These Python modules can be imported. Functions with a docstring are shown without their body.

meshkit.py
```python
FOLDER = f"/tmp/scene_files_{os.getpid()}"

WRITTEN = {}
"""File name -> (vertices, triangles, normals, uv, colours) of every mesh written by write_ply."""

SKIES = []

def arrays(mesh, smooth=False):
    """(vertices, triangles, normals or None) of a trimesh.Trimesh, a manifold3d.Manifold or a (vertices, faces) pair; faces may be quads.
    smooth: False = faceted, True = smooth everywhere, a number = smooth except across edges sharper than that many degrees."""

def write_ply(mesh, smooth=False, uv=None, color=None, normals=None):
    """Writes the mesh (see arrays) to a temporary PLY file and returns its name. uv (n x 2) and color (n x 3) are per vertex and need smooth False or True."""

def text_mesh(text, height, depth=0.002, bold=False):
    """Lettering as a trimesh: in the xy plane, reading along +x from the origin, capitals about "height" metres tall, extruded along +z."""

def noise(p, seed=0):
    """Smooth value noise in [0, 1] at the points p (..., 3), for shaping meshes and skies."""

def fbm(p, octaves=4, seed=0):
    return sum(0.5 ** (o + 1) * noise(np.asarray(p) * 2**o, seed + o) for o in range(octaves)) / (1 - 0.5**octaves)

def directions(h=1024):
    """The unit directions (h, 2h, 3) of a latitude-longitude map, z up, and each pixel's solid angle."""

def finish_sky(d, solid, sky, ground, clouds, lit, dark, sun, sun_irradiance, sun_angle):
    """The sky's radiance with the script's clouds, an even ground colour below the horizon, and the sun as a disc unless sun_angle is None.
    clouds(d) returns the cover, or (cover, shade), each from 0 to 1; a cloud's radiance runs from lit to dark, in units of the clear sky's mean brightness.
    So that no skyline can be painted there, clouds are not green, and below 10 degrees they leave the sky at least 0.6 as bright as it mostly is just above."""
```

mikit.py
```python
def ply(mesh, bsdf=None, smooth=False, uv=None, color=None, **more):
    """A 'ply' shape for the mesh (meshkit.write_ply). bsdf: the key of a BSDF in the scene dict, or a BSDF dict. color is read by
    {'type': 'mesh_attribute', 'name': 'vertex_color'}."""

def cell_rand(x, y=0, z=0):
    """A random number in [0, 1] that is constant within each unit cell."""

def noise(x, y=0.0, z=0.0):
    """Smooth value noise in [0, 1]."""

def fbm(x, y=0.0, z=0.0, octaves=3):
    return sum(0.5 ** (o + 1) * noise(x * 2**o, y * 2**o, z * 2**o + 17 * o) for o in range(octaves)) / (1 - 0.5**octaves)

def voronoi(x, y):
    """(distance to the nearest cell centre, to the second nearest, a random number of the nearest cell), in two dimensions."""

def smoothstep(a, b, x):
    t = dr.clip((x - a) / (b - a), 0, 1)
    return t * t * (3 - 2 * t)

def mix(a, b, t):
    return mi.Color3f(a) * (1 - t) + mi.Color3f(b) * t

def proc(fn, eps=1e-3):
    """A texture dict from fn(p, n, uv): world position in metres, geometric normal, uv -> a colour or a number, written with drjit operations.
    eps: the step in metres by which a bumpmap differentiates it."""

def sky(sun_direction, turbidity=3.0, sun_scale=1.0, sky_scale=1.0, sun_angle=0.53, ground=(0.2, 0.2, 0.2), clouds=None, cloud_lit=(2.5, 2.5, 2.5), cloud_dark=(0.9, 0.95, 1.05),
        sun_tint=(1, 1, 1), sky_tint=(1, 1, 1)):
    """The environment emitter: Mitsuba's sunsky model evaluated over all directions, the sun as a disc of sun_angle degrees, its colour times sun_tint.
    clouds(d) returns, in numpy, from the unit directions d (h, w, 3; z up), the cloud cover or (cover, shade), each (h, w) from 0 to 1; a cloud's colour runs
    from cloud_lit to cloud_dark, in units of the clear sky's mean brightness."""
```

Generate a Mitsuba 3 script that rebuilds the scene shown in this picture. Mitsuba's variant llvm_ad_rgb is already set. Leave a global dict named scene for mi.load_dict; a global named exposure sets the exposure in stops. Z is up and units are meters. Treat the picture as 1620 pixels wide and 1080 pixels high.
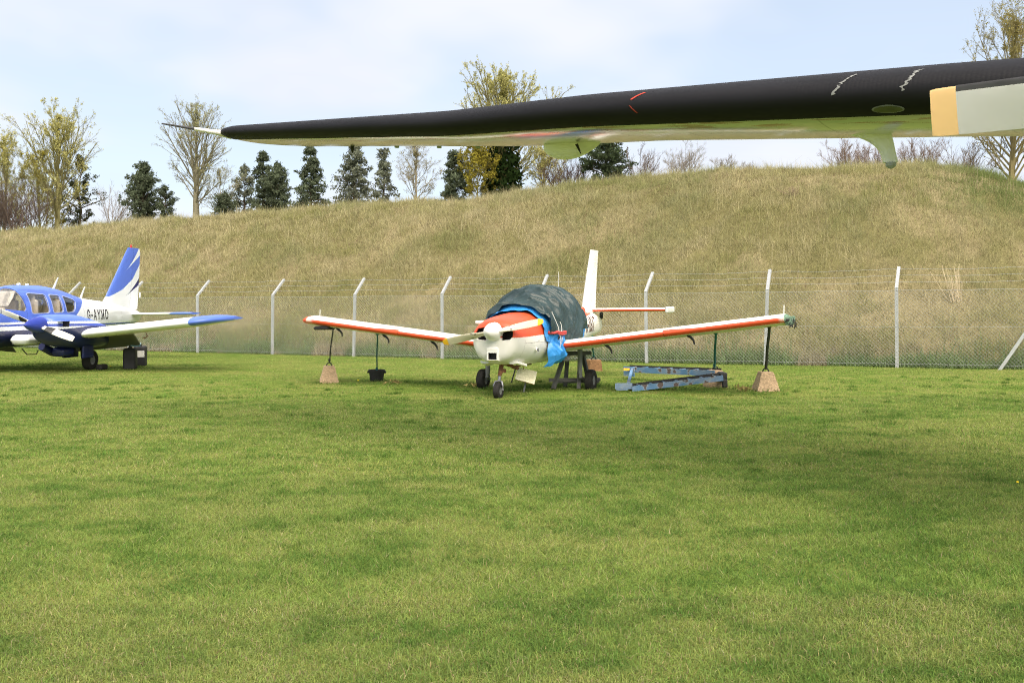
import math
import numpy as np
import trimesh
import manifold3d as m3
import mitsuba as mi
import drjit as dr
import mikit
import meshkit
from shapely.geometry import Polygon

T = mi.ScalarTransform4f
scene, labels = {}, {}

# ------------------------------------------------------------------ camera, sky, exposure
EYE = 1.6008
ROLL = 0.009
FPX, CY = 1600.0, 479.787
scene['camera'] = {
    'type': 'perspective', 'fov': math.degrees(2 * math.atan(810 / FPX)), 'fov_axis': 'x',
    'principal_point_offset_x': 0.0, 'principal_point_offset_y': (540 - CY) / 1080.0,
    'to_world': T().look_at(origin=[0, 0, EYE], target=[0, 10, EYE], up=[-math.sin(ROLL), 0, math.cos(ROLL)]),
    'near_clip': 0.1, 'far_clip': 3000.0}


def clouds(d):
    z = np.maximum(d[..., 2], 0.0)
    q = np.stack([d[..., 0] / (z + 0.22), d[..., 1] / (z + 0.22), 0 * z], -1)
    n = meshkit.fbm(q * 1.25 + [3.1, 7.7, 0.5], 5, 11)
    c = np.clip((n - 0.36) / 0.28, 0, 1)
    c = c * c * (3 - 2 * c)
    shade = np.clip((meshkit.fbm(q * 2.1 + [9, 2, 3], 4, 5) - 0.45) / 0.4, 0, 1)
    return 0.50 + 0.46 * c, shade * 0.8


SUN = (0.20, -0.74, 0.90)
scene['sky'] = mikit.sky(SUN, turbidity=3.5, sun_scale=0.74, sun_angle=60, sky_scale=0.92, sun_tint=(0.95, 1.0, 1.10), clouds=clouds,
                         cloud_lit=(1.62, 1.66, 1.79), cloud_dark=(1.42, 1.48, 1.64), sky_tint=(1.12, 1.0, 0.93),
                         ground=(0.12, 0.16, 0.06))
exposure = 2.78

# ------------------------------------------------------------------ helpers
RNG = np.random.default_rng(7)
used = {}


def numbered(key):
    n = used.get(key, 0)
    used[key] = n + 1
    return key if n == 0 else '%s_%03d' % (key, n)


def label(key, text, cat=None, group=None, kind=None):
    d = labels.setdefault(key, {})
    if text: d['label'] = text
    if cat: d['category'] = cat
    if group: d['group'] = group
    if kind: d['kind'] = kind


def thing(name, text, cat, group=None):
    k = numbered(name)
    label(k, text, cat, group)
    return k


def put(name, mesh, bsdf, parent=None, smooth=False, uv=None, color=None, kind=None, text=None):
    k = numbered(parent + '__' + name if parent else name)
    scene[k] = mikit.ply(mesh, bsdf, smooth, uv, color)
    if kind or text: label(k, text, kind=kind)
    return k


def tm(v, f):
    f = np.asarray(f)
    if f.shape[1] == 4:
        f = np.vstack([f[:, [0, 1, 2]], f[:, [0, 2, 3]]])
    return trimesh.Trimesh(np.asarray(v, float), f, process=False)


def cat(*ms):
    ms = [m for g in ms for m in (g if isinstance(g, (list, tuple)) else [g])]
    return trimesh.util.concatenate(ms)


def unit(v):
    v = np.asarray(v, float)
    return v / np.maximum(np.linalg.norm(v, axis=-1, keepdims=True), 1e-12)


def box(c, s, rz=0.0, bev=0.0):
    if bev:
        return rbox(c, s, bev, rz)
    m = trimesh.creation.box(s)
    if rz: m.apply_transform(trimesh.transformations.rotation_matrix(rz, [0, 0, 1]))
    m.apply_translation(c)
    return m


def rbox(c, s, r, rz=0.0, seg=8):
    s = np.asarray(s, float) / 2 - r
    pts = []
    sp = m3.Manifold.sphere(r, seg)
    parts = [sp.translate([sx * s[0], sy * s[1], sz * s[2]]) for sx in (-1, 1) for sy in (-1, 1) for sz in (-1, 1)]
    h = m3.Manifold.batch_hull(parts).rotate([0, 0, math.degrees(rz)]).translate(list(map(float, c)))
    q = h.to_mesh()
    return tm(q.vert_properties[:, :3], q.tri_verts)


def tube(pts, r, sides=8, caps=True):
    p = np.asarray(pts, float)
    n = len(p)
    r = np.broadcast_to(np.asarray(r, float), (n,))
    t = unit(np.gradient(p, axis=0))
    ref = np.array([0, 0, 1.0]) if abs(t[0, 2]) < 0.9 else np.array([1.0, 0, 0])
    a = unit(np.cross(t, ref)); b = np.cross(t, a)
    ang = np.arange(sides) * 2 * np.pi / sides
    v = p[:, None] + r[:, None, None] * (np.cos(ang)[None, :, None] * a[:, None] + np.sin(ang)[None, :, None] * b[:, None])
    i, j = np.meshgrid(np.arange(n - 1), np.arange(sides), indexing='ij')
    q = np.stack([i * sides + j, i * sides + (j + 1) % sides, (i + 1) * sides + (j + 1) % sides, (i + 1) * sides + j], -1).reshape(-1, 4)
    f = np.vstack([q[:, [0, 1, 2]], q[:, [0, 2, 3]]])
    v = v.reshape(-1, 3)
    if caps:
        v = np.vstack([v, p[:1], p[-1:]])
        j = np.arange(sides)
        f = np.vstack([f, np.stack([0 * j + n * sides, (j + 1) % sides, j], -1),
                       np.stack([0 * j + n * sides + 1, (n - 1) * sides + j, (n - 1) * sides + (j + 1) % sides], -1)])
    m = tm(v, f)
    m.invert() if m.volume < 0 else None
    return m


def bar(p0, p1, w, h, up=(0, 0, 1)):
    """a square bar from p0 to p1, w across and h along up"""
    p0, p1 = np.asarray(p0, float), np.asarray(p1, float)
    t = unit(p1 - p0); a = unit(np.cross(t, up)); b = np.cross(a, t)
    v = [p + a * sx * w / 2 + b * sy * h / 2 for p in (p0, p1) for sx, sy in ((-1, -1), (1, -1), (1, 1), (-1, 1))]
    f = [[0, 1, 2, 3], [7, 6, 5, 4], [0, 4, 5, 1], [1, 5, 6, 2], [2, 6, 7, 3], [3, 7, 4, 0]]
    m = tm(v, f)
    if m.volume < 0: m.invert()
    return m


def prisms(P0, P1, r0, r1, k=3):
    """many thin tapering prisms at once"""
    P0, P1 = np.asarray(P0, float), np.asarray(P1, float)
    n = len(P0)
    r0, r1 = np.broadcast_to(r0, (n,)), np.broadcast_to(r1, (n,))
    t = unit(P1 - P0)
    ref = np.where(np.abs(t[:, 2:]) < 0.9, [0, 0, 1.0], [1.0, 0, 0])
    a = unit(np.cross(t, ref)); b = np.cross(t, a)
    ang = np.arange(k) * 2 * np.pi / k
    ring = np.cos(ang)[None, :, None] * a[:, None] + np.sin(ang)[None, :, None] * b[:, None]
    v = np.concatenate([P0[:, None] + ring * r0[:, None, None], P1[:, None] + ring * r1[:, None, None]], 1)
    j = np.arange(k); j2 = (j + 1) % k
    f1 = np.concatenate([np.stack([j, j2, k + j2], -1), np.stack([j, k + j2, k + j], -1)])
    f = (f1[None] + (np.arange(n) * 2 * k)[:, None, None]).reshape(-1, 3)
    return v.reshape(-1, 3), f


def ring(hw, top, bot, zc, n=40, ex=2.4):
    """closed section in (y, z), counter-clockwise, flat height zc for the widest point"""
    a = np.arange(n) * 2 * np.pi / n
    c, s = np.cos(a), np.sin(a)
    y = hw * np.sign(c) * np.abs(c) ** (2 / ex)
    z = np.where(s >= 0, zc + (top - zc) * np.abs(s) ** (2 / ex), zc - (zc - bot) * np.abs(s) ** (2 / ex))
    return np.stack([y, z], -1)


def loft(rings, close=True):
    """rings: list of (n,3) arrays, all the same n"""
    n = len(rings[0]); k = len(rings)
    v = np.vstack(rings)
    i, j = np.meshgrid(np.arange(k - 1), np.arange(n), indexing='ij')
    q = np.stack([i * n + j, i * n + (j + 1) % n, (i + 1) * n + (j + 1) % n, (i + 1) * n + j], -1).reshape(-1, 4)
    f = np.vstack([q[:, [0, 1, 2]], q[:, [0, 2, 3]]])
    if close:
        v = np.vstack([v, rings[0].mean(0), rings[-1].mean(0)])
        j = np.arange(n)
        f = np.vstack([f, np.stack([0 * j + k * n, (j + 1) % n, j], -1), np.stack([0 * j + k * n + 1, (k - 1) * n + j, (k - 1) * n + (j + 1) % n], -1)])
    m = tm(v, f)
    if m.volume < 0: m.invert()
    return m


def grid(P):
    """open sheet through a (a,b,3) array of points"""
    a, b = P.shape[:2]
    i, j = np.meshgrid(np.arange(a - 1), np.arange(b - 1), indexing='ij')
    q = np.stack([i * b + j, i * b + j + 1, (i + 1) * b + j + 1, (i + 1) * b + j], -1).reshape(-1, 4)
    return tm(P.reshape(-1, 3), q)


def stations(table, xs):
    """table rows (x, ...) with x falling; smooth interpolation at xs"""
    from scipy.interpolate import PchipInterpolator
    t = np.array(sorted(table))
    return PchipInterpolator(t[:, 0], t[:, 1:])(xs)


def body_loft(table, x0, x1, nx=40, n=48, ex=2.4, grow=0.0):
    xs = np.linspace(x0, x1, nx)
    rows = stations(table, xs)
    out = []
    for x, (hw, top, bot, zc) in zip(xs, rows):
        yz = ring(max(hw + grow, 0.004), top + grow, bot - grow, zc, n, ex)
        out.append(np.column_stack([np.full(n, x), yz]))
    return loft(out)


def naca(m):
    th = np.linspace(0, np.pi, m)
    x = 0.5 * (1 - np.cos(th))
    y = 5 * (0.2969 * np.sqrt(x) - 0.126 * x - 0.3516 * x**2 + 0.2843 * x**3 - 0.1036 * x**4)
    return x, y


def foil(LE, C, U, t, m=22, camber=0.0, cap=True):
    """wing skin: leading-edge points, chord vectors, unit 'up' vectors, thickness ratios. uv = (distance along span, signed distance round the nose)"""
    LE, C, U = (np.asarray(a, float) for a in (LE, C, U))
    t = np.broadcast_to(np.asarray(t, float), (len(LE),))
    x, y = naca(m)
    xs = np.concatenate([x[::-1], x[1:]]); sg = np.concatenate([y[::-1], -y[1:]])
    cm = camber * 4 * xs * (1 - xs)
    ch = np.linalg.norm(C, axis=1)
    P = LE[:, None] + C[:, None] * xs[None, :, None] + U[:, None] * (ch[:, None] * (t[:, None] * sg[None] + cm[None]))[..., None]
    d = np.linalg.norm(np.diff(P, axis=1), axis=-1)
    arc = np.concatenate([np.zeros((len(LE), 1)), np.cumsum(d, 1)], 1)
    v = arc[:, m - 1:m] - arc
    s = np.concatenate([[0], np.cumsum(np.linalg.norm(np.diff(LE, axis=0), axis=1))])
    a, b = P.shape[:2]
    g = grid(P)
    V, F = g.vertices, g.faces
    UV = np.stack([np.repeat(s, b), v.ravel()], -1)
    if cap:
        for k in (0, a - 1):
            base = len(V); idx = np.arange(b) + k * b
            V = np.vstack([V, V[idx], P[k].mean(0)[None]]); UV = np.vstack([UV, UV[idx], [[s[k], 9.0]]])
            j = np.arange(b - 1)
            tri = np.stack([base + j, base + j + 1, 0 * j + base + b], -1)
            F = np.vstack([F, tri if k == 0 else tri[:, ::-1]])
    mesh = tm(V, F)
    if np.sum(np.cross(V[F[:, 1]] - V[F[:, 0]], V[F[:, 2]] - V[F[:, 0]]) * (V[F].mean(1) - P.mean((0, 1)))) < 0:
        mesh = tm(V, F[:, ::-1])
    return mesh, UV, P


def man(m):
    m = m.copy(); m.merge_vertices()
    return m3.Manifold(m3.Mesh(np.asarray(m.vertices, np.float32), np.asarray(m.faces, np.uint32)))


def back(M):
    q = M.to_mesh()
    return tm(q.vert_properties[:, :3], q.tri_verts)


def extrude_xz(poly, y0, y1):
    """polygon given in (x,z), extruded over y0..y1"""
    m = trimesh.creation.extrude_polygon(Polygon(poly), y1 - y0, engine='earcut')
    v = m.vertices
    m2 = tm(np.column_stack([v[:, 0], y0 + v[:, 2], v[:, 1]]), m.faces)
    if m2.volume < 0: m2.invert()
    return m2


def lathe(prof, n=24):
    """profile rows (x, r) round the x axis"""
    a = np.arange(n) * 2 * np.pi / n
    return loft([np.column_stack([np.full(n, x), max(r, 1e-4) * np.cos(a), max(r, 1e-4) * np.sin(a)]) for x, r in prof])


GX, GY = 0.0201, 0.0028


def gz(x, y):
    x = np.asarray(x, float)
    return np.where(x > 0, GX, 0.0135) * 30 * np.tanh(x / 30) + GY * (np.clip(y, -40, 60) - 20)


def ray(x, y):
    c, s = math.cos(ROLL), math.sin(ROLL)
    a, b = x - 810, y - CY
    u = c * a - s * b; v = s * a + c * b
    return np.array([u / FPX, 1, -v / FPX])


class Frame:
    """an aircraft's own axes: x forward, y to its left, z up, standing on the sloping lawn"""
    def __init__(s, X, Y, psi, x0, z0=0.0):
        s.o = np.array([X, Y]); s.hd = np.array([-math.sin(psi), -math.cos(psi)]); s.lf = np.array([math.cos(psi), -math.sin(psi)]); s.x0 = x0; s.z0 = z0

    def pts(s, v):
        v = np.asarray(v, float)
        xy = s.o + (v[..., :1] - s.x0) * s.hd + v[..., 1:2] * s.lf
        z = v[..., 2] + GX * xy[..., 0] + GY * (xy[..., 1] - 20) + s.z0
        return np.concatenate([xy, z[..., None]], -1)

    def __call__(s, m):
        r = m.copy(); r.vertices = s.pts(m.vertices); return r

    def ground(s, x, y):
        p = s.pts(np.array([x, y, 0.0]))
        return float(gz(p[0], p[1]) - p[2])

    def local(s, p):
        """the same axes inside a procedural texture"""
        dx, dy = p.x - float(s.o[0]), p.y - float(s.o[1])
        bx = dx * float(s.hd[0]) + dy * float(s.hd[1]) + s.x0
        by = dx * float(s.lf[0]) + dy * float(s.lf[1])
        bz = p.z - GX * p.x - GY * (p.y - 20) - s.z0
        return bx, by, bz


def flip_ok(m):
    return m


# ------------------------------------------------------------------ materials
noise, fbm, sstep, mix = mikit.noise, mikit.fbm, mikit.smoothstep, mikit.mix


def rgb(*c):
    return {'type': 'rgb', 'value': list(c)}


def paint(key, col, rough=0.4, spec=0.5, metallic=0.0, clear=0.0, two=True):
    b = {'type': 'principled', 'base_color': rgb(*col) if isinstance(col, tuple) else mikit.proc(col), 'roughness': rough, 'specular': spec, 'metallic': metallic}
    if clear: b['clearcoat'] = clear; b['clearcoat_gloss'] = 0.8
    scene[key] = {'type': 'twosided', 'b': b} if two else b


def grain(col, amt, sc, amt2=0.0):
    col = tuple(col)

    def fn(p, n, uv):
        k = 1 + amt * (fbm(p.x * sc, p.y * sc, p.z * sc, 3) - 0.5) * 2
        return mi.Color3f(*col) * k
    return fn

# ------------------------------------------------------------------ ground, bank
FA, FSP, FH = 0.451, 3.0734, 1.8594
F0 = np.array([0.7724, 27.8045])
FU = np.array([math.cos(FA), -math.sin(FA)])
FN = np.array([math.sin(FA), math.cos(FA)])
BS = [-80, -32, -19, -8.7, 0, 4.3, 6.9, 9.1, 10.7, 12, 14, 18, 24, 80]
BA = [5.0, 5.22, 5.50, 5.72, 6.02, 6.05, 6.00, 5.92, 5.60, 5.05, 4.0, 1.8, 0.0, 0.0]


def st(xy):
    d = np.asarray(xy)[..., :2] - F0
    return d @ FU, d @ FN


def bank(s, t):
    a = 0.72 * (t - 0.55)
    b = 6.0 + 0 * t
    k = 1.3
    m = np.minimum(a, b)
    h = m - np.log(np.exp(-k * (a - m)) + np.exp(-k * (b - m))) / k
    h = np.maximum(h, 0) - np.clip(t - 13, 0, 12) * 0.25
    h = h * np.interp(s, BS, BA) / 5.85
    p = np.stack([s, t, 0 * s], -1)
    bump = (meshkit.fbm(p * 0.35, 3, 3) - 0.5) * 0.6 + (meshkit.fbm(p * 1.3, 3, 4) - 0.5) * 0.22
    return np.maximum(h, -0.05) + bump * np.clip(t / 4, 0, 1) * np.clip(h / 2, 0, 1)


def height(xy):
    xy = np.asarray(xy, float)
    s, t = st(xy)
    return gz(xy[..., 0], xy[..., 1]) + np.where(t > 0.3, np.maximum(bank(s, t), 0), 0)


def turf(x, y):
    q = np.stack([x * 0.5, y * 0.5, 0 * x], -1)
    return gz(x, y) + (meshkit.fbm(q, 2, 9) - 0.5) * 0.05 * (np.abs(x) < 28) * (y < 27)


def lawn_fn(p, n, uv):
    a = fbm(p.x * 0.8, p.y * 1.0, 0.0, 3)
    b = fbm(p.x * 3.2, p.y * 4.2, 3.0, 3)
    c = noise(p.x * 60, p.y * 60, 0.0)
    g = mix((0.130, 0.190, 0.038), (0.200, 0.225, 0.062), sstep(0.35, 0.65, a * 0.5 + b * 0.5))
    return g * (0.75 + 0.4 * c)


def bank_fn(p, n, uv):
    a = fbm(p.x * 0.5, p.y * 0.5, p.z * 0.5, 3)
    b = fbm(p.x * 3, p.y * 3, p.z * 3, 3)
    g = mix((0.22, 0.19, 0.105), (0.15, 0.14, 0.062), sstep(0.4, 0.62, a))
    return g * (0.75 + 0.5 * b)


scene['soil'] = {'type': 'twosided', 'b': {'type': 'diffuse', 'reflectance': mikit.proc(lawn_fn)}}
scene['bank_soil'] = {'type': 'twosided', 'b': {'type': 'diffuse', 'reflectance': mikit.proc(bank_fn)}}
scene['blade'] = {'type': 'principledthin', 'base_color': {'type': 'mesh_attribute', 'name': 'vertex_color'}, 'roughness': 0.55, 'diff_trans': 0.7, 'spec_trans': 0.0, 'eta': 1.3}
scene['bark'] = {'type': 'twosided', 'b': {'type': 'diffuse', 'reflectance': {'type': 'mesh_attribute', 'name': 'vertex_color'}}}

axx = np.concatenate([-np.geomspace(1500, 34, 22), np.linspace(-30, 30, 121), np.geomspace(34, 1500, 22)])
axy = np.concatenate([-np.geomspace(300, 5, 10), np.linspace(-2, 70, 145), np.geomspace(76, 2500, 22)])
gxx, gyy = np.meshgrid(axx, axy, indexing='ij')
k = put('lawn', grid(np.stack([gxx, gyy, turf(gxx, gyy) - 0.012], -1)), 'soil', smooth=True, kind='structure')
label(k, 'wide mown green lawn filling the foreground')

ss = np.linspace(-75, 26, 405); tt = np.concatenate([np.linspace(0.3, 14, 90), np.linspace(14.4, 27, 24)])
S_, T_ = np.meshgrid(ss, tt, indexing='ij')
XY = F0 + S_[..., None] * FU + T_[..., None] * FN
k = put('grass_bank', grid(np.concatenate([XY, (gz(XY[..., 0], XY[..., 1]) + bank(S_, T_) - 0.03)[..., None]], -1)), 'bank_soil', smooth=True, kind='structure')
label(k, 'long earth bank covered in dry grass behind the wire fence')


def blades(xy, z, h, w, col, lean=0.5, seg=1, rng=RNG):
    """one pointed blade of grass per row: two triangles when seg is 2"""
    n = len(xy)
    az = rng.uniform(0, 2 * np.pi, n)
    side = np.stack([np.cos(az), np.sin(az), 0 * az], -1) * (w * 0.5)[:, None]
    la = rng.uniform(0, 2 * np.pi, n); lm = np.abs(rng.normal(0, lean, n))
    off = np.stack([np.cos(la) * lm, np.sin(la) * lm, 0 * la], -1) * h[:, None]
    b = np.column_stack([xy, z])
    up = np.array([0, 0, 1.0])
    if seg == 1:
        tip = b + off + up * h[:, None]
        v = np.stack([b - side, b + side, tip], 1)
        f = np.arange(3 * n).reshape(n, 3); m = 3
    else:
        mid = b + off * 0.35 + up * (h * 0.6)[:, None]
        tip = b + off + up * (h * np.sqrt(np.clip(1 - lm**2 * 0.4, 0.2, 1)))[:, None]
        v = np.stack([b - side, b + side, mid + side * 0.8, tip, mid - side * 0.8], 1)
        o = (np.arange(n) * 5)[:, None]
        f = np.stack([o + [0, 1, 2], o + [0, 2, 4], o + [4, 2, 3]], 1).reshape(-1, 3); m = 5
    return tm(v.reshape(-1, 3), f), np.repeat(col, m, 0)


def scatter(n, y0, y1, rng, pw=1.0):
    """points in the wedge of ground that the lens takes in, and a little beside it"""
    y = np.sqrt(rng.uniform(y0**2, y1**2, n))
    x = rng.uniform(-1, 1, n) * (0.535 * y + 0.5)
    return np.column_stack([x, y])


def n2(xy, sc, seed, o=3):
    return meshkit.fbm(np.column_stack([xy * sc, np.zeros(len(xy))]), o, seed)


def lawn_colour(xy, rng):
    """pigment of mown grass: fresh, yellowing and thatch, in drifts"""
    a = n2(xy, np.array([0.8, 1.0]), 21); b = n2(xy, np.array([2.2, 3.2]), 22); c = n2(xy, np.array([6.0, 9.0]), 23, 3)
    fresh = np.array([0.205, 0.300, 0.072]); deep = np.array([0.128, 0.215, 0.050]); yel = np.array([0.320, 0.350, 0.115]); straw = np.array([0.42, 0.38, 0.20])
    m = np.clip((b * 0.5 + c * 0.5 - 0.36) / 0.24, 0, 1)[:, None]
    col = deep * (1 - m) + fresh * m
    y = np.clip((a * 0.40 + b * 0.35 + c * 0.25 - 0.40) / 0.24, 0, 1)[:, None]
    col = col * (1 - 0.6 * y) + yel * 0.6 * y
    pick = rng.random(len(xy)) < 0.04 + 0.08 * y[:, 0]
    col[pick] = straw * rng.uniform(0.6, 1.1, (pick.sum(), 1))
    return col * rng.uniform(0.72, 1.28, (len(xy), 1)) * rng.normal(1, 0.06, (len(xy), 3))


LUSH = []          # places left unmown under the aircraft: (x, y, radius along x, radius along y)


def grow_lawn():
    rng = np.random.default_rng(41)
    P, C = [], []
    for n, y0, y1, wid, hh, seg in ((150000, 3.7, 5.6, 0.0042, 0.034, 2), (260000, 5.6, 9.5, 0.0055, 0.030, 1), (300000, 9.5, 17, 0.0085, 0.026, 1), (300000, 17, 40, 0.013, 0.022, 1)):
        xy = scatter(n, y0, y1, rng)
        s, t = st(xy)
        keep = t < -0.02
        xy = xy[keep]
        lush = np.zeros(len(xy))
        for x, y, rx, ry in LUSH:
            lush = np.maximum(lush, np.clip(1.6 * (1 - np.hypot((xy[:, 0] - x) / (rx * 0.8), (xy[:, 1] - y) / (ry * 0.7))) + 0.6 * (n2(xy, 2.5, 31) - 0.5), 0, 1))
        h = hh * rng.uniform(0.5, 1.35, len(xy)) * (0.75 + 0.6 * n2(xy, 1.3, 24)) * (1 + 2.0 * lush)
        edge = np.clip(1 + t[keep] / 0.35, 0, 1)
        h = h * (1 + 1.2 * edge)
        col = lawn_colour(xy, rng)
        col = col * (1 - 0.75 * lush[:, None]) + np.array([0.090, 0.175, 0.036]) * 0.75 * lush[:, None] * rng.uniform(0.7, 1.3, (len(xy), 1))
        m, c = blades(xy, turf(xy[:, 0], xy[:, 1]) - 0.012, h, wid * rng.uniform(0.7, 1.3, len(xy)), col, 1.15, seg, rng)
        P.append(m); C.append(c)
    cn = 420
    cc = scatter(cn, 3.9, 21, rng)
    cc = cc[st(cc)[1] < -0.5]
    sz = rng.uniform(0.03, 0.13, len(cc))
    i = np.repeat(np.arange(len(cc)), 46)
    xy = cc[i] + rng.normal(0, 1, (len(i), 2)) * sz[i][:, None]
    tone = np.where(rng.random(len(cc)) < 0.6, 0.78, 1.15)
    col = np.array([0.125, 0.225, 0.045])[None] * (tone[i] * rng.uniform(0.7, 1.3, len(i)))[:, None]
    m, c = blades(xy, turf(xy[:, 0], xy[:, 1]) - 0.012, rng.uniform(0.03, 0.062, len(i)), np.clip(0.0009 * xy[:, 1], 0.004, 0.012), col, 0.75, 1, rng)
    P.append(m); C.append(c)
    k = put('lawn_grass', cat(P), 'blade', color=np.vstack(C), kind='stuff')
    label(k, 'short mown green grass in drifts of fresh and yellowing blades', 'grass')


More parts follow.
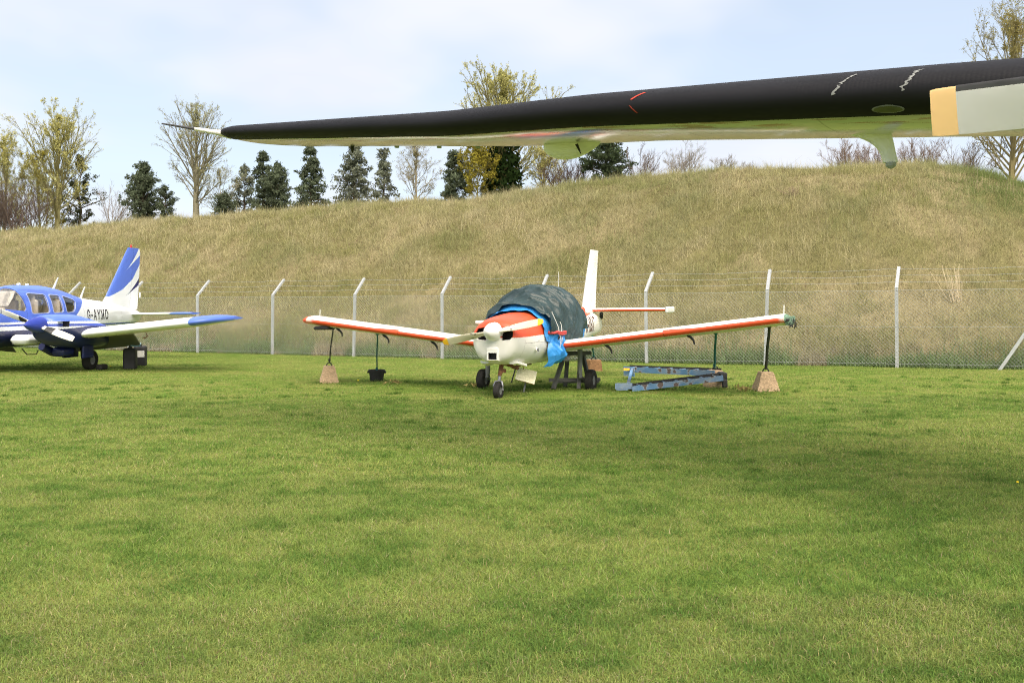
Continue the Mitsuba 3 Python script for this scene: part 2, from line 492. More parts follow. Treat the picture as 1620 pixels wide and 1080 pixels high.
def grow_bank():
    rng = np.random.default_rng(43)
    # dry long grass on the bank
    n = 1150000
    s = rng.uniform(-62, 22, n); t = rng.uniform(0.4, 13.5, n)
    xy = F0 + s[:, None] * FU + t[:, None] * FN
    inview = (np.abs(xy[:, 0]) < 0.56 * xy[:, 1] + 1.5)
    dist = xy[:, 1]
    keep = inview & (rng.random(n) < np.clip(36 / dist, 0.3, 1)) & (np.interp(s, BS, BA) > 0.3)
    s, t, xy, dist = s[keep], t[keep], xy[keep], dist[keep]
    a = n2(np.column_stack([s, t]), np.array([0.40, 0.7]), 61); b = n2(np.column_stack([s, t]), 1.6, 62); c = n2(np.column_stack([s, t]), 3.0, 63, 2)
    straw = np.array([0.56, 0.505, 0.310]); olive = np.array([0.375, 0.370, 0.160]); green = np.array([0.190, 0.255, 0.080]); brown = np.array([0.27, 0.205, 0.130])
    m = np.clip((a * 0.35 + b * 0.35 + c * 0.30 - 0.33) / 0.36, 0, 1)[:, None]
    col = straw * (1 - m) + olive * m
    g = np.clip((n2(np.column_stack([s, t]), 0.55, 64) - 0.58) / 0.12, 0, 1)[:, None]
    top = np.clip((s - 8.6) / 2.0, 0, 1) * np.clip((t - 5.5) / 2.5, 0, 1)
    foot = np.clip(1 - (t - 0.4) / 2.2, 0, 1)
    g = np.maximum(np.maximum(g * 0.32, 0.85 * top[:, None]), 0.62 * foot[:, None] * (0.4 + 1.0 * np.clip((b[:, None] - 0.35) / 0.3, 0, 1)))
    col = col * (1 - g) + green * g
    tus = n2(np.column_stack([s, t]), 2.6, 65, 3)
    dk = np.clip((0.47 - tus) / 0.10, 0, 1)
    br = (rng.random(len(s)) < 0.07 + 0.42 * dk)
    col[br] = brown
    col[br & (rng.random(len(s)) < 0.5)] = olive * 0.75
    col *= rng.uniform(0.60, 1.20, (len(s), 1))
    h = (rng.uniform(0.06, 0.17, len(s)) + 0.20 * rng.random(len(s)) ** 5) * (0.4 + 0.6 * b + 0.9 * np.clip((tus - 0.4) / 0.25, 0, 1)) * (1 + 0.3 * foot)
    z = height(xy) - 0.05
    M, C = blades(xy, z, h, dist * 0.00042 * rng.uniform(0.6, 1.3, len(s)), col, 0.75, 1, rng)
    q = rng.integers(0, len(s), 15000)
    q = q[meshkit.noise(np.column_stack([s[q] * 0.8, t[q] * 0.8, 0 * q]), 77) > 0.45]
    M2, C2 = blades(xy[q], z[q], rng.uniform(0.22, 0.55, len(q)), dist[q] * 0.00036, straw[None] * rng.uniform(0.7, 1.2, (len(q), 1)), 0.35, 1, rng)
    M = cat(M, M2); C = np.vstack([C, C2])
    k = put('bank_grass', M, 'blade', color=C, kind='stuff')
    label(k, 'long dry tan and olive grass covering the bank', 'grass')
    # taller rank growth along the wire
    n = 42000
    s = rng.uniform(-34, 14, n); t = np.abs(rng.normal(0.18, 0.45, n)) + 0.03
    xy = F0 + s[:, None] * FU + t[:, None] * FN
    q = np.column_stack([s, t])
    pk = n2(q, np.array([0.55, 0.8]), 71)
    col = np.where((pk > 0.41)[:, None], [0.20, 0.28, 0.12], [0.40, 0.36, 0.24]) * rng.uniform(0.5, 1.3, (n, 1))
    h = rng.uniform(0.10, 0.46, n) * (0.4 + 1.1 * n2(q, 0.9, 72))
    M, C = blades(xy, height(xy) - 0.03, h, 0.022 * rng.uniform(0.5, 1.2, n), col, 0.45, 1, rng)
    k = put('verge_grass', M, 'blade', color=C, kind='stuff')
    label(k, 'rank grey green weeds and grass along the foot of the wire fence', 'weeds')


# ------------------------------------------------------------------ fence
paint('galv', grain((0.36, 0.38, 0.39), 0.14, 9.0), 0.55, 0.4)
paint('wire', (0.34, 0.36, 0.36), 0.5, 0.4)


def fence():
    f = thing('wire_fence', 'chain link security fence with cranked grey posts along the foot of the bank', 'fence')
    smin, smax = -8, 6
    P = lambda s, t, z: np.array([*(F0 + s * FU + t * FN), 0]) + [0, 0, float(gz(*(F0 + s * FU + t * FN))) + z]
    rng = np.random.default_rng(5)
    for i in range(smin, smax + 1):
        s = (i) * FSP
        j = rng.normal(0, 0.028, 4)
        p0, p1, p2 = P(s, 0, -0.1), P(s + j[0], j[1], FH), P(s + j[0] + j[2], 0.56 + j[1], FH + 0.50)
        # angle-iron post with its arm cranked out towards the bank
        a = bar(p0, p1, 0.075, 0.06, [*FN, 0]); b = bar(p1 - (p2 - p1) * 0.04, p2, 0.072, 0.055, [*FN, 0.3])
        put('post', cat(a, b), 'galv', f)
    b = bar(P(3.70 * FSP, -0.12, -0.05), P(3.99 * FSP, -0.05, 1.42), 0.07, 0.06, [*FN, 0])
    put('brace', b, 'galv', f)
    # straining and barbed strands
    for t, z in ((-0.035, 0.08), (-0.035, 0.95), (-0.035, FH - 0.06), (0.16, FH + 0.14), (0.34, FH + 0.30), (0.52, FH + 0.46)):
        xs = np.linspace(smin * FSP, smax * FSP, 8 * (smax - smin) + 1)
        sag = 0.03 * (1 - np.cos(2 * np.pi * xs / FSP)) * 0.5 if z > FH else 0 * xs
        pts = np.array([P(s, t, z - g) for s, g in zip(xs, sag)])
        V, F = prisms(pts[:-1], pts[1:], 0.0032, 0.0032, 4)
        parts = [tm(V, F)]
        if z > FH:
            bs = np.arange(smin * FSP, smax * FSP, 0.12)
            c = np.array([P(s, t, z - 0.03 * (1 - math.cos(2 * math.pi * s / FSP)) * 0.5) for s in bs])
            d = unit(rng.normal(0, 1, (len(bs), 3))) * 0.02
            parts.append(tm(*prisms(c - d, c + d, 0.0022, 0.0022, 3)))
        put('strand', cat(parts), 'wire', f)
    # diamond mesh: every wire of both diagonals, in one part per bay
    pitch, h0, h1 = 0.085, 0.03, FH - 0.05
    for i in range(smin, smax):
        a, b = i * FSP, (i + 1) * FSP
        segs = []
        for sgn in (1, -1):
            H = (h1 - h0)
            st0 = np.arange(a - H, b + H, pitch)
            x0 = st0 if sgn > 0 else st0
            x1 = x0 + sgn * H
            # clip to the bay
            for u0, u1 in zip(x0, x1):
                lo, hi = sorted((u0, u1))
                c0, c1 = max(lo, a), min(hi, b)
                if c1 - c0 < 0.03: continue
                zz = lambda u: h0 + (u - u0) / (u1 - u0) * H
                ks = max(2, int((c1 - c0) / 0.45) + 1)
                us = np.linspace(c0, c1, ks)
                pp = [P(u, -0.045 + 0.012 * sgn, zz(u)) for u in us]
                segs += list(zip(pp[:-1], pp[1:]))
        A = np.array([q[0] for q in segs]); B = np.array([q[1] for q in segs])
        put('wire_mesh', tm(*prisms(A, B, 0.0020, 0.0020, 3)), 'wire', f, kind='stuff')


# ------------------------------------------------------------------ trees
class Branches:
    """a generation of branches: base, direction, length, radius and how much each curls upward"""
    def __init__(s, B, D, L, R, up):
        s.B, s.D, s.L, s.R, s.up = B, D, L, R, up

    def at(s, i, t):
        return s.B[i] + s.D[i] * (s.L[i] * t)[:, None] + np.array([0, 0, 1.0]) * (s.up[i] * s.L[i] * t * t)[:, None]

    def tan(s, i, t):
        return unit(s.D[i] + np.array([0, 0, 1.0]) * (2 * s.up[i] * t)[:, None])

    def mesh(s, k=3, n=3, taper=0.25):
        i = np.arange(len(s.B))
        P, Q, r0, r1 = [], [], [], []
        for a in range(n):
            t0, t1 = np.full(len(i), a / n), np.full(len(i), (a + 1) / n)
            P.append(s.at(i, t0)); Q.append(s.at(i, t1))
            r0.append(s.R * (1 - (1 - taper) * a / n)); r1.append(s.R * (1 - (1 - taper) * (a + 1) / n))
        return prisms(np.vstack(P), np.vstack(Q), np.concatenate(r0), np.concatenate(r1), k)

    def children(s, n, spread, lf, rf, up, rng, t0=0.25, minL=0.12):
        i = np.repeat(np.arange(len(s.B)), n)
        t = t0 + (1 - t0) * rng.random(len(i)) ** 0.85
        tg = s.tan(i, t)
        r = unit(np.cross(tg, rng.normal(0, 1, (len(i), 3))))
        sp = spread * rng.uniform(0.6, 1.35, len(i))
        D = unit(tg * np.cos(sp)[:, None] + r * np.sin(sp)[:, None])
        L = np.maximum(s.L[i] * lf * (1.15 - 0.75 * t) * rng.uniform(0.6, 1.25, len(i)), minL)
        return Branches(s.at(i, t), D, L, np.maximum(s.R[i] * rf * (1 - 0.5 * t), 0.004), up * rng.uniform(0.3, 1.4, len(i)))


def leaves(P, size, col, rng, up=0.0, drop=0.0):
    n = len(P)
    a = unit(rng.normal(0, 1, (n, 3)) + [0, 0, up - drop]); b = unit(np.cross(a, rng.normal(0, 1, (n, 3))))
    L = size * rng.uniform(0.6, 1.4, n)
    v = np.stack([P - b * (L * 0.3)[:, None], P + b * (L * 0.3)[:, None], P + a * L[:, None]], 1)
    return tm(v.reshape(-1, 3), np.arange(3 * n).reshape(n, 3)), np.repeat(col * rng.uniform(0.55, 1.4, (n, 1)), 3, 0)


def spot(px, T_):
    """the point on the ground behind the fence, T_ metres from it, that lies under column px"""
    d = ray(px, 300.0)[:2]
    t = (T_ + F0 @ FN) / (d @ FN)
    xy = d * t
    return np.array([xy[0], xy[1], float(height(xy)) - 0.1])


def top_z(px, py, y):
    return EYE + ray(px, py)[2] * y


def bud_tree(base, H, W, seed, bark, bud, nbud, size, text, c='tree', group=None, low=0.12, dense=1.0, steep=1.0, trunk_r=None, name='budding_tree', stems=1, ivy=0, fork=0.0):
    rng = np.random.default_rng(seed)
    nbud = int(nbud * 1.9); H = H * 0.97
    k = thing(name, text, c, group)
    tr = (trunk_r or 0.018 * H) * 0.85
    pts = [base + [0, 0, 0]]
    n = 9
    for i in range(1, n + 1):
        pts.append(base + np.array([rng.normal(0, 0.012 * H) * i / n, rng.normal(0, 0.012 * H) * i / n, H * 0.90 * i / n]))
    pts = np.array(pts)
    rad = tr * (1 - np.linspace(0, 1, n + 1) ** 0.8 * 0.93)
    trunk = [tube(pts, rad, 8)]
    n1 = int(46 * dense)
    hf = low + (0.96 - low) * (np.arange(n1) + rng.random(n1)) / n1
    az = np.arange(n1) * 2.39996 + rng.normal(0, 0.35, n1)
    env = np.sin(np.pi * np.clip((hf - low) / (1 - low) * 0.80 + 0.22, 0, 1)) ** 0.8
    el = np.radians(rng.normal(49, 13, n1)) * steep + hf * 0.25
    B = np.stack([np.interp(hf * n / 0.97 * 0.97, np.arange(n + 1), pts[:, j]) for j in range(3)], -1)
    D = np.stack([np.cos(az) * np.cos(el), np.sin(az) * np.cos(el), np.sin(el)], -1)
    L = W * env * rng.uniform(0.75, 1.2, n1) / np.maximum(np.cos(el), 0.35) * 0.9
    L = np.minimum(L, (H * (0.97 - 0.30 * rng.random(n1) ** 1.5) - hf * H * 0.9) / np.maximum(np.sin(el) + 0.2, 0.3))
    g1 = Branches(B, D, L, np.minimum(tr * 0.34 * (1.1 - hf), 0.02 * L + 0.006), 0.12 * rng.uniform(0.2, 1.6, n1))
    g2 = g1.children(9, 0.62, 0.46, 0.5, 0.18, rng, 0.18)
    g3 = g2.children(5, 0.60, 0.50, 0.6, 0.2, rng, 0.2)
    trunk.append(tm(*g1.mesh(4, 4)))
    tv = cat(trunk)
    bc = np.asarray(bark)
    put('trunk', tv, 'bark', k, color=np.tile(bc, (len(tv.vertices), 1)) * rng.uniform(0.8, 1.2, (len(tv.vertices), 1)))
    V2, F2 = g2.mesh(3, 2, 0.4); V3, F3 = g3.mesh(3, 1, 0.5)
    tw = cat(tm(V2, F2), tm(V3, F3))
    tc = np.tile(bc * 1.05, (len(tw.vertices), 1))
    i = rng.integers(0, len(g3.B), nbud); t = rng.random(nbud) ** 0.6
    lp = g3.at(i, t) + rng.normal(0, 0.03, (nbud, 3))
    lm, lc = leaves(lp, size * 0.50, np.asarray(bud), rng)
    crown = cat(tw, lm); cc = np.vstack([tc, lc])
    put('crown', crown, 'blade', k, color=cc)
    if ivy:
        u = rng.random(ivy) ** 1.2 * 0.55
        a = rng.uniform(0, 2 * np.pi, ivy); r = tr * (1.2 + 1.8 * rng.random(ivy)) * (1.5 - u)
        P = np.stack([np.interp(u * n, np.arange(n + 1), pts[:, j]) for j in range(3)], -1) + np.stack([np.cos(a) * r, np.sin(a) * r, rng.normal(0, .1, ivy)], -1)
        m, c2 = leaves(P, 0.22, np.array([0.022, 0.04, 0.012]), rng)
        put('ivy', m, 'blade', k, color=c2, text='dark ivy round the trunk')
    return k


def conifer(base, H, W, seed, col, n1, text, group=None, droop=0.25, name='conifer', round_=0.0, size=0.2, per=26, c='tree'):
    rng = np.random.default_rng(seed)
    n1 = int(n1 * 0.85); H = H * 0.95; per = int(per * 1.7)
    k = thing(name, text, c, group)
    pts = np.array([base + [rng.normal(0, 0.01 * H), rng.normal(0, 0.01 * H), H * i / 6] for i in range(7)])
    tr = 0.016 * H + 0.03
    hf = 0.05 + 0.94 * (np.arange(n1) + rng.random(n1)) / n1
    az = np.arange(n1) * 2.39996 + rng.normal(0, 0.5, n1)
    cone = (1 - hf) ** (0.75 - 0.3 * round_) * (1 - round_) + round_ * np.sin(np.pi * np.clip(hf * 0.9 + 0.08, 0, 1)) ** 0.7
    n1_ = rng.uniform(0.30, 1.35, n1); L = W * cone * n1_ + 0.12
    el = rng.normal(0.25 - droop, 0.18, n1) + round_ * 0.5 + (hf > 0.85) * 0.6
    B = np.stack([np.interp(hf * 6, np.arange(7), pts[:, j]) for j in range(3)], -1)
    D = np.stack([np.cos(az) * np.cos(el), np.sin(az) * np.cos(el), np.sin(el)], -1)
    g1 = Branches(B, D, L, 0.012 + 0.02 * L, np.full(n1, -0.12 * droop * 2))
    g2 = g1.children(6, 0.75, 0.5, 0.5, -0.25 * droop, rng, 0.25)
    tv = cat(tube(pts, tr * (1 - np.linspace(0, 0.95, 7)), 7), tm(*g1.mesh(3, 2)))
    put('trunk', tv, 'bark', k, color=np.tile([0.10, 0.08, 0.06], (len(tv.vertices), 1)))
    P = []
    for g, m in ((g1, per // 2), (g2, per // 3)):
        i = np.repeat(np.arange(len(g.B)), m); t = 0.25 + 0.78 * rng.random(len(i)) ** 0.7
        P.append(g.at(i, t) + rng.normal(0, 0.055, (len(i), 3)) * [1, 1, 0.7])
    P = np.vstack(P)
    tone = 0.7 + 0.8 * meshkit.noise(P * 1.3, seed)
    lm, lc = leaves(P, size * 0.50, np.asarray(col)[None] * tone[:, None], rng, 0.1, 1.2 * droop)
    put('crown', lm, 'blade', k, color=lc)
    return k


def shrub(base, H, W, seed, bark, n1, text, bud=None, nbud=0, size=0.09, group=None, name='bare_shrub', c='shrub'):
    rng = np.random.default_rng(seed)
    k = thing(name, text, c, group)
    az = rng.uniform(0, 2 * np.pi, n1); el = np.radians(rng.uniform(42, 86, n1))
    D = np.stack([np.cos(az) * np.cos(el), np.sin(az) * np.cos(el), np.sin(el)], -1)
    B = base + np.stack([rng.normal(0, W * 0.35, n1), rng.normal(0, W * 0.35, n1), 0 * az], -1)
    L = H * rng.uniform(0.6, 1.05, n1)
    g1 = Branches(B, D, L, np.full(n1, 0.012) * H ** 0.7, 0.05 * rng.normal(0, 1, n1))
    g2 = g1.children(9, 0.55, 0.42, 0.55, 0.12, rng, 0.2)
    g3 = g2.children(5, 0.6, 0.5, 0.6, 0.1, rng, 0.2)
    tv = tm(*g1.mesh(4, 4))
    put('stems', tv, 'bark', k, color=np.tile(bark, (len(tv.vertices), 1)))
    tw = cat(tm(*g2.mesh(3, 2, 0.4)), tm(*g3.mesh(3, 1, 0.5)))
    cc = np.tile(np.asarray(bark) * 1.0, (len(tw.vertices), 1))
    if nbud:
        i = rng.integers(0, len(g3.B), nbud)
        lm, lc = leaves(g3.at(i, rng.random(nbud)) + rng.normal(0, .03, (nbud, 3)), size, np.asarray(bud), rng)
        tw = cat(tw, lm); cc = np.vstack([cc, lc])
    put('crown', tw, 'blade', k, color=cc)
    return k


BARK_Y = (0.20, 0.185, 0.085); BARK_G = (0.22, 0.205, 0.14); BARK_B = (0.16, 0.13, 0.105); BARK_R = (0.20, 0.145, 0.115)
BUD_Y = (0.50, 0.48, 0.185); BUD_G = (0.40, 0.40, 0.20); BUD_P = (0.33, 0.30, 0.14)
DARK = (0.110, 0.135, 0.085); DGREY = (0.185, 0.205, 0.150)


def place(px, ytop, T_):
    b = spot(px, T_)
    return b, top_z(px, ytop, b[1]) - b[2], b[1] / FPX      # base, height, metres per photo pixel


def woods():
    b, H, m = place(4, 203, 15); bud_tree(b, H, 45 * m, 101, BARK_Y, BUD_Y, 7000, 0.13, 'yellow green budding poplar cut by the left edge of the photo')
    b, H, m = place(88, 160, 15); bud_tree(b, H, 66 * m, 102, BARK_Y, BUD_Y, 9000, 0.13, 'tall yellow green budding poplar above the blue and white aircraft', trunk_r=0.24)
    b, H, m = place(60, 232, 17); bud_tree(b, H, 55 * m, 103, BARK_Y, (0.33, 0.29, 0.04), 9000, 0.15, 'low bushy yellow willow between the two left poplars', low=0.05, steep=0.8, name='willow_tree')
    b, H, m = place(122, 258, 18); conifer(b, H, 36 * m, 104, (0.075, 0.085, 0.045), 70, 'dark ivy covered evergreen just right of the tallest left poplar', droop=0.1, name='evergreen_tree', round_=0.7, size=0.22)
    b, H, m = place(22, 300, 13); shrub(b, H, 42 * m, 105, (0.13, 0.10, 0.085), 60, 'dense brown bare thicket at the left edge under the poplars', name='bare_thicket')
    b, H, m = place(178, 300, 14); shrub(b, H, 22 * m, 106, (0.24, 0.21, 0.18), 16, 'thin pale bare shrub left of the round holly')
    b, H, m = place(224, 277, 13); conifer(b, H, 34 * m, 107, DARK, 120, 'round dark green holly standing alone on the left of the bank', droop=0.0, name='holly_tree', round_=0.75, size=0.2, per=34)
    b, H, m = place(258, 308, 13); conifer(b, H, 14 * m, 108, DARK, 40, 'small dark bush touching the right side of the round holly', droop=0.0, name='evergreen_bush', round_=0.9, size=0.17, c='bush')
    b, H, m = place(307, 152, 12); bud_tree(b, H, 62 * m, 109, BARK_G, BUD_G, 4200, 0.10, 'tall sparse grey poplar behind the black wing tip probe', trunk_r=0.22)
    b, H, m = place(345, 262, 12.5); bud_tree(b, H, 48 * m, 110, (0.26, 0.235, 0.17), BUD_G, 1200, 0.09, 'leaning pale bare sapling at the foot of the grey poplar', low=0.05, dense=0.5, steep=0.75, trunk_r=0.07, name='bare_sapling')
    b, H, m = place(352, 321, 12); conifer(b, H, 17 * m, 111, DARK, 50, 'low dark dome shaped bush between grey poplar and conifers', droop=0, name='evergreen_bush', round_=1.0, size=0.17, c='bush')
    b, H, m = place(384, 272, 13.5); conifer(b, H, 20 * m, 112, DGREY, 60, 'thin dark green shrub leftmost of the conifer row', droop=0.1, round_=0.5, name='evergreen_tree', per=18)
    b, H, m = place(413, 246, 13); conifer(b, H, 20 * m, 113, DARK, 80, 'slim pointed conifer beside a rounded dark tree', droop=0.2, per=26)
    b, H, m = place(436, 270, 13); conifer(b, H, 20 * m, 114, DARK, 90, 'rounded dark evergreen with two clumps right of a slim conifer', droop=0.0, name='evergreen_tree', round_=0.65, per=28)
    b, H, m = place(489, 234, 12.5); conifer(b, H, 27 * m, 115, DARK, 85, 'dark layered conifer under the small pin of the black wing', droop=0.3, per=30)
    b, H, m = place(557, 233, 13); conifer(b, H, 32 * m, 116, DGREY, 110, 'broad grey green conifer in the middle of the row', droop=0.15, round_=0.2, per=22)
    b, H, m = place(604, 236, 13.5); conifer(b, H, 17 * m, 117, DGREY, 60, 'slender grey green conifer at the right end of the row', droop=0.3, per=20)
    b, H, m = place(655, 215, 14); bud_tree(b, H, 40 * m, 118, (0.27, 0.24, 0.17), BUD_P, 2200, 0.09, 'thin bare pale tree between the conifer row and the yellow tree', dense=0.7, trunk_r=0.08, name='bare_tree')
    b, H, m = place(716, 240, 12.5); conifer(b, H, 24 * m, 119, DARK, 75, 'dark conifer half hidden by the yellow green tree', droop=0.25, per=28)
    b, H, m = place(792, 97, 13.5); bud_tree(b, H, 92 * m, 120, BARK_Y, BUD_Y, 9000, 0.125, 'tallest yellow green tree rising above the middle of the black wing', trunk_r=0.26, ivy=2600)
    b, H, m = place(752, 226, 12.5); bud_tree(b, H, 36 * m, 121, BARK_Y, (0.34, 0.30, 0.05), 6500, 0.14, 'bushy yellow willow under the black wing', low=0.05, steep=0.8, name='willow_tree')
    b, H, m = place(858, 228, 14); bud_tree(b, H, 46 * m, 122, (0.20, 0.17, 0.10), BUD_Y, 3000, 0.11, 'small yellow budding tree right of the ivy clad trunk', low=0.15, dense=0.7, trunk_r=0.1)
    b, H, m = place(893, 246, 13); shrub(b, H, 32 * m, 123, (0.12, 0.085, 0.075), 40, 'dark purple brown thicket under the wing blister', name='bare_thicket')
    b, H, m = place(955, 218, 12.5); conifer(b, H, 44 * m, 124, (0.065, 0.090, 0.045), 80, 'broad dark spreading conifer right of the wing blister', droop=0.15, round_=0.35, per=30)
    b, H, m = place(1010, 226, 13.5); shrub(b, H, 20 * m, 125, (0.20, 0.16, 0.13), 16, 'bare grey shrub just right of the broad dark conifer')
    b, H, m = place(1072, 228, 13); shrub(b, H, 34 * m, 126, (0.30, 0.27, 0.23), 26, 'pale feathery bare shrub on the crest in mid photo')
    b, H, m = place(1142, 243, 13); shrub(b, H, 18 * m, 127, (0.27, 0.24, 0.20), 14, 'small low bare shrub on the crest right of the feathery one')
    b, H, m = place(1186, 248, 13); shrub(b, H, 12 * m, 128, (0.27, 0.24, 0.20), 6, 'smallest wispy bare shrub on the crest')
    b, H, m = place(1335, 216, 13); shrub(b, H, 28 * m, 129, (0.25, 0.19, 0.15), 26, 'reddish bare shrub left of the white wing mast')
    b, H, m = place(1385, 213, 14); shrub(b, H, 30 * m, 130, (0.23, 0.17, 0.14), 30, 'reddish bare shrub behind the white wing mast')
    b, H, m = place(1450, 210, 14); shrub(b, H, 32 * m, 131, (0.22, 0.165, 0.135), 26, 'bare brown shrub right of the white wing mast')
    b, H, m = place(1515, 210, 15); shrub(b, H, 34 * m, 132, (0.21, 0.165, 0.12), 26, 'bare brown shrub under the propeller blade tip')
    b, H, m = place(1598, -38, 15); bud_tree(b, H, 82 * m, 133, (0.21, 0.18, 0.09), (0.36, 0.32, 0.12), 7000, 0.11, 'big budding tree at the right edge behind the propeller blade', trunk_r=0.17, dense=1.35)

# ------------------------------------------------------------------ the red and white touring aircraft
R = Frame(0.2091, 18.3627, 0.3894, -1.75)
WHITE = (0.76, 0.755, 0.72)
RED = (0.72, 0.085, 0.028)


def dirt(p, sc=3.0):
    return 0.80 + 0.28 * fbm(p.x * sc, p.y * sc, p.z * sc, 3)


def r_body(p, n, uv):
    x, y, z = R.local(p)
    streak = fbm(x * 2.0, y * 9.0, z * 1.2, 3)
    w = mi.Color3f(*WHITE) * (0.86 + 0.2 * streak)
    line = 1.045 + 0.012 * dr.sin(x * 3)
    low = sstep(0.95, 0.55, z)
    w = mix(w, mi.Color3f(0.50, 0.49, 0.42), 0.30 * low * sstep(0.35, 0.7, fbm(x * 5, y * 5, z * 3, 3)))
    red = sstep(line - 0.004, line + 0.004, z) * sstep(-1.66, -1.65, x)
    red = dr.maximum(red, sstep(1.33, 1.34, z + (x + 4.9) * 0.05) * sstep(-5.5, -5.45, x) * sstep(-4.0, -4.1, x))
    c = mix(w, mi.Color3f(*RED) * (0.85 + 0.25 * streak), red)
    # panel joint of the upper cowl
    g = sstep(0.006, 0.002, dr.abs(z - 0.93)) * sstep(-1.6, -1.5, x) * sstep(-0.62, -0.72, x)
    g = dr.maximum(g, sstep(0.008, 0.003, dr.abs(x + 0.68)) * sstep(1.0, 0.97, z) * 0.5)
    return c * (1 - 0.55 * g)


def r_wing(p, n, uv):
    s, v = uv.x, uv.y
    d = 0.80 + 0.28 * fbm(p.x * 5, p.y * 5, p.z * 5, 3)
    y = s + 0.45
    kink = dr.select((y > 2.60) & (y < 3.1), (3.1 - y) / 0.5 * 0.055, 0.0)
    up = 0.032 + kink
    red = sstep(up + 0.003, up - 0.003, v) * sstep(-0.105, -0.098, v)
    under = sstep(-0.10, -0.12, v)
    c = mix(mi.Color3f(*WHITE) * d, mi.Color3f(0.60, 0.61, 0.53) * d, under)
    c = mix(c, mi.Color3f(*RED) * d, red)
    c = mix(c, mi.Color3f(0.72, 0.70, 0.66), sstep(4.52, 4.6, y) * sstep(-0.1, 0.0, v) * 0.6)
    j = sstep(0.010, 0.004, dr.abs(y - 2.6)) + sstep(0.006, 0.002, dr.abs(y - 3.7)) * 0.6 + sstep(0.006, 0.002, dr.abs(y - 1.5)) * 0.5
    j = j + sstep(0.008, 0.003, dr.abs(v - 0.30)) * 0.7 + sstep(0.010, 0.004, dr.abs(v - 0.98))
    return c * (1 - 0.55 * dr.clip(j, 0, 1))


paint('r_body', r_body, 0.38, 0.5, clear=0.25)
paint('r_wing', r_wing, 0.42, 0.5, clear=0.2)
paint('white_paint', grain(WHITE, 0.10, 4.0), 0.4, 0.5, clear=0.2)
paint('red_paint', grain(RED, 0.16, 4.0), 0.42, 0.5)
paint('grey_white', grain((0.62, 0.63, 0.60), 0.12, 6.0), 0.5)
paint('black', grain((0.022, 0.022, 0.024), 0.25, 8.0), 0.6, 0.35)
paint('rubber', grain((0.020, 0.019, 0.018), 0.5, 14.0), 0.75, 0.3)
paint('steel', grain((0.30, 0.30, 0.30), 0.3, 12.0), 0.35, 0.5, metallic=0.8)
paint('grey_metal', grain((0.16, 0.165, 0.17), 0.3, 10.0), 0.5, 0.5)
paint('dark_timber', grain((0.115, 0.115, 0.112), 0.35, 9.0), 0.8, 0.3)
paint('rust', grain((0.16, 0.075, 0.04), 0.4, 14.0), 0.8, 0.3)
paint('rib_green', grain((0.16, 0.26, 0.19), 0.45, 16.0), 0.7, 0.3)
paint('cream_prop', grain((0.70, 0.63, 0.47), 0.18, 7.0), 0.45, 0.5)
paint('yellow', grain((0.80, 0.46, 0.04), 0.12, 7.0), 0.5)
paint('teal_rope', grain((0.02, 0.13, 0.14), 0.3, 20.0), 0.8)
paint('dark_rope', grain((0.035, 0.04, 0.04), 0.3, 20.0), 0.8)


def wheel(c, axis, r, w, frame, parent, hubm='grey_metal'):
    """tyre and hub; axis is y in the aircraft's frame"""
    prof = [(-w / 2 * 0.55, r * 0.40), (-w / 2, r * 0.50), (-w / 2 * 1.02, r * 0.80), (-w / 2 * 0.82, r * 0.94), (-w * 0.2, r), (w * 0.2, r), (w / 2 * 0.82, r * 0.94), (w / 2 * 1.02, r * 0.80), (w / 2, r * 0.50), (w / 2 * 0.55, r * 0.40)]
    t = lathe(prof, 28)
    h = cat(lathe([(-w / 2 * 0.78, r * 0.1), (-w / 2 * 0.72, r * 0.3), (-w / 2 * 0.8, r * 0.45), (w / 2 * 0.8, r * 0.45), (w / 2 * 0.72, r * 0.3), (w / 2 * 0.78, r * 0.1)], 20))
    for m in (t, h):
        v = m.vertices.copy(); m.vertices = np.column_stack([v[:, 1], v[:, 0], v[:, 2]]) + c
        m.invert()
    k = put('wheel', frame(t), 'rubber', parent, 35)
    put('hub', frame(h), hubm, k, 35)
    return k


def blade_mesh(R0, R1, hub, axis_ang, chord, tw0, tw1, thick=0.12, n=14, square=0.7):
    """a propeller blade in a frame where x is the shaft; returns the skin with u = radius"""
    rs = np.linspace(R0, R1, n)
    q = (rs - R0) / (R1 - R0)
    ch = chord * np.interp(q, [0, 0.12, 0.35, 0.7, 0.93, 1.0], [0.55, 0.70, 1.0, 0.98, 0.85, square * 0.62])
    tk = np.interp(q, [0, 0.15, 0.5, 1], [0.5, 0.28, 0.16, 0.10]) * (thick / 0.12)
    tw = np.radians(np.interp(q, [0, 1], [tw0, tw1]))
    d = np.array([0, math.cos(axis_ang), math.sin(axis_ang)]); e = np.array([0, -math.sin(axis_ang), math.cos(axis_ang)]); X = np.array([1.0, 0, 0])
    LE, C, U = [], [], []
    for r, c, a in zip(rs, ch, tw):
        cv = e * math.cos(a) - X * math.sin(a)
        LE.append(np.asarray(hub) + d * r - cv * c * 0.5); C.append(cv * c); U.append(e * math.sin(a) + X * math.cos(a))
    m, uv, _ = foil(np.array(LE), np.array(C), np.array(U), tk, 10)
    uv = np.column_stack([np.interp(uv[:, 0], [0, uv[:, 0].max()], [R0, R1]), uv[:, 1]])
    return m, uv


def r_blade(p, n, uv):
    c = mi.Color3f(0.68, 0.63, 0.49) * (0.75 + 0.35 * fbm(p.x * 9, p.y * 9, p.z * 9, 3))
    c = mix(c, mi.Color3f(0.10, 0.09, 0.08), 0.8 * sstep(0.60, 0.68, fbm(p.x * 26, p.y * 26, p.z * 26, 2)) * sstep(0.46, 0.40, uv.x) * sstep(0.25, 0.3, uv.x))
    return mix(c, mi.Color3f(0.80, 0.47, 0.03), sstep(0.83, 0.835, uv.x))


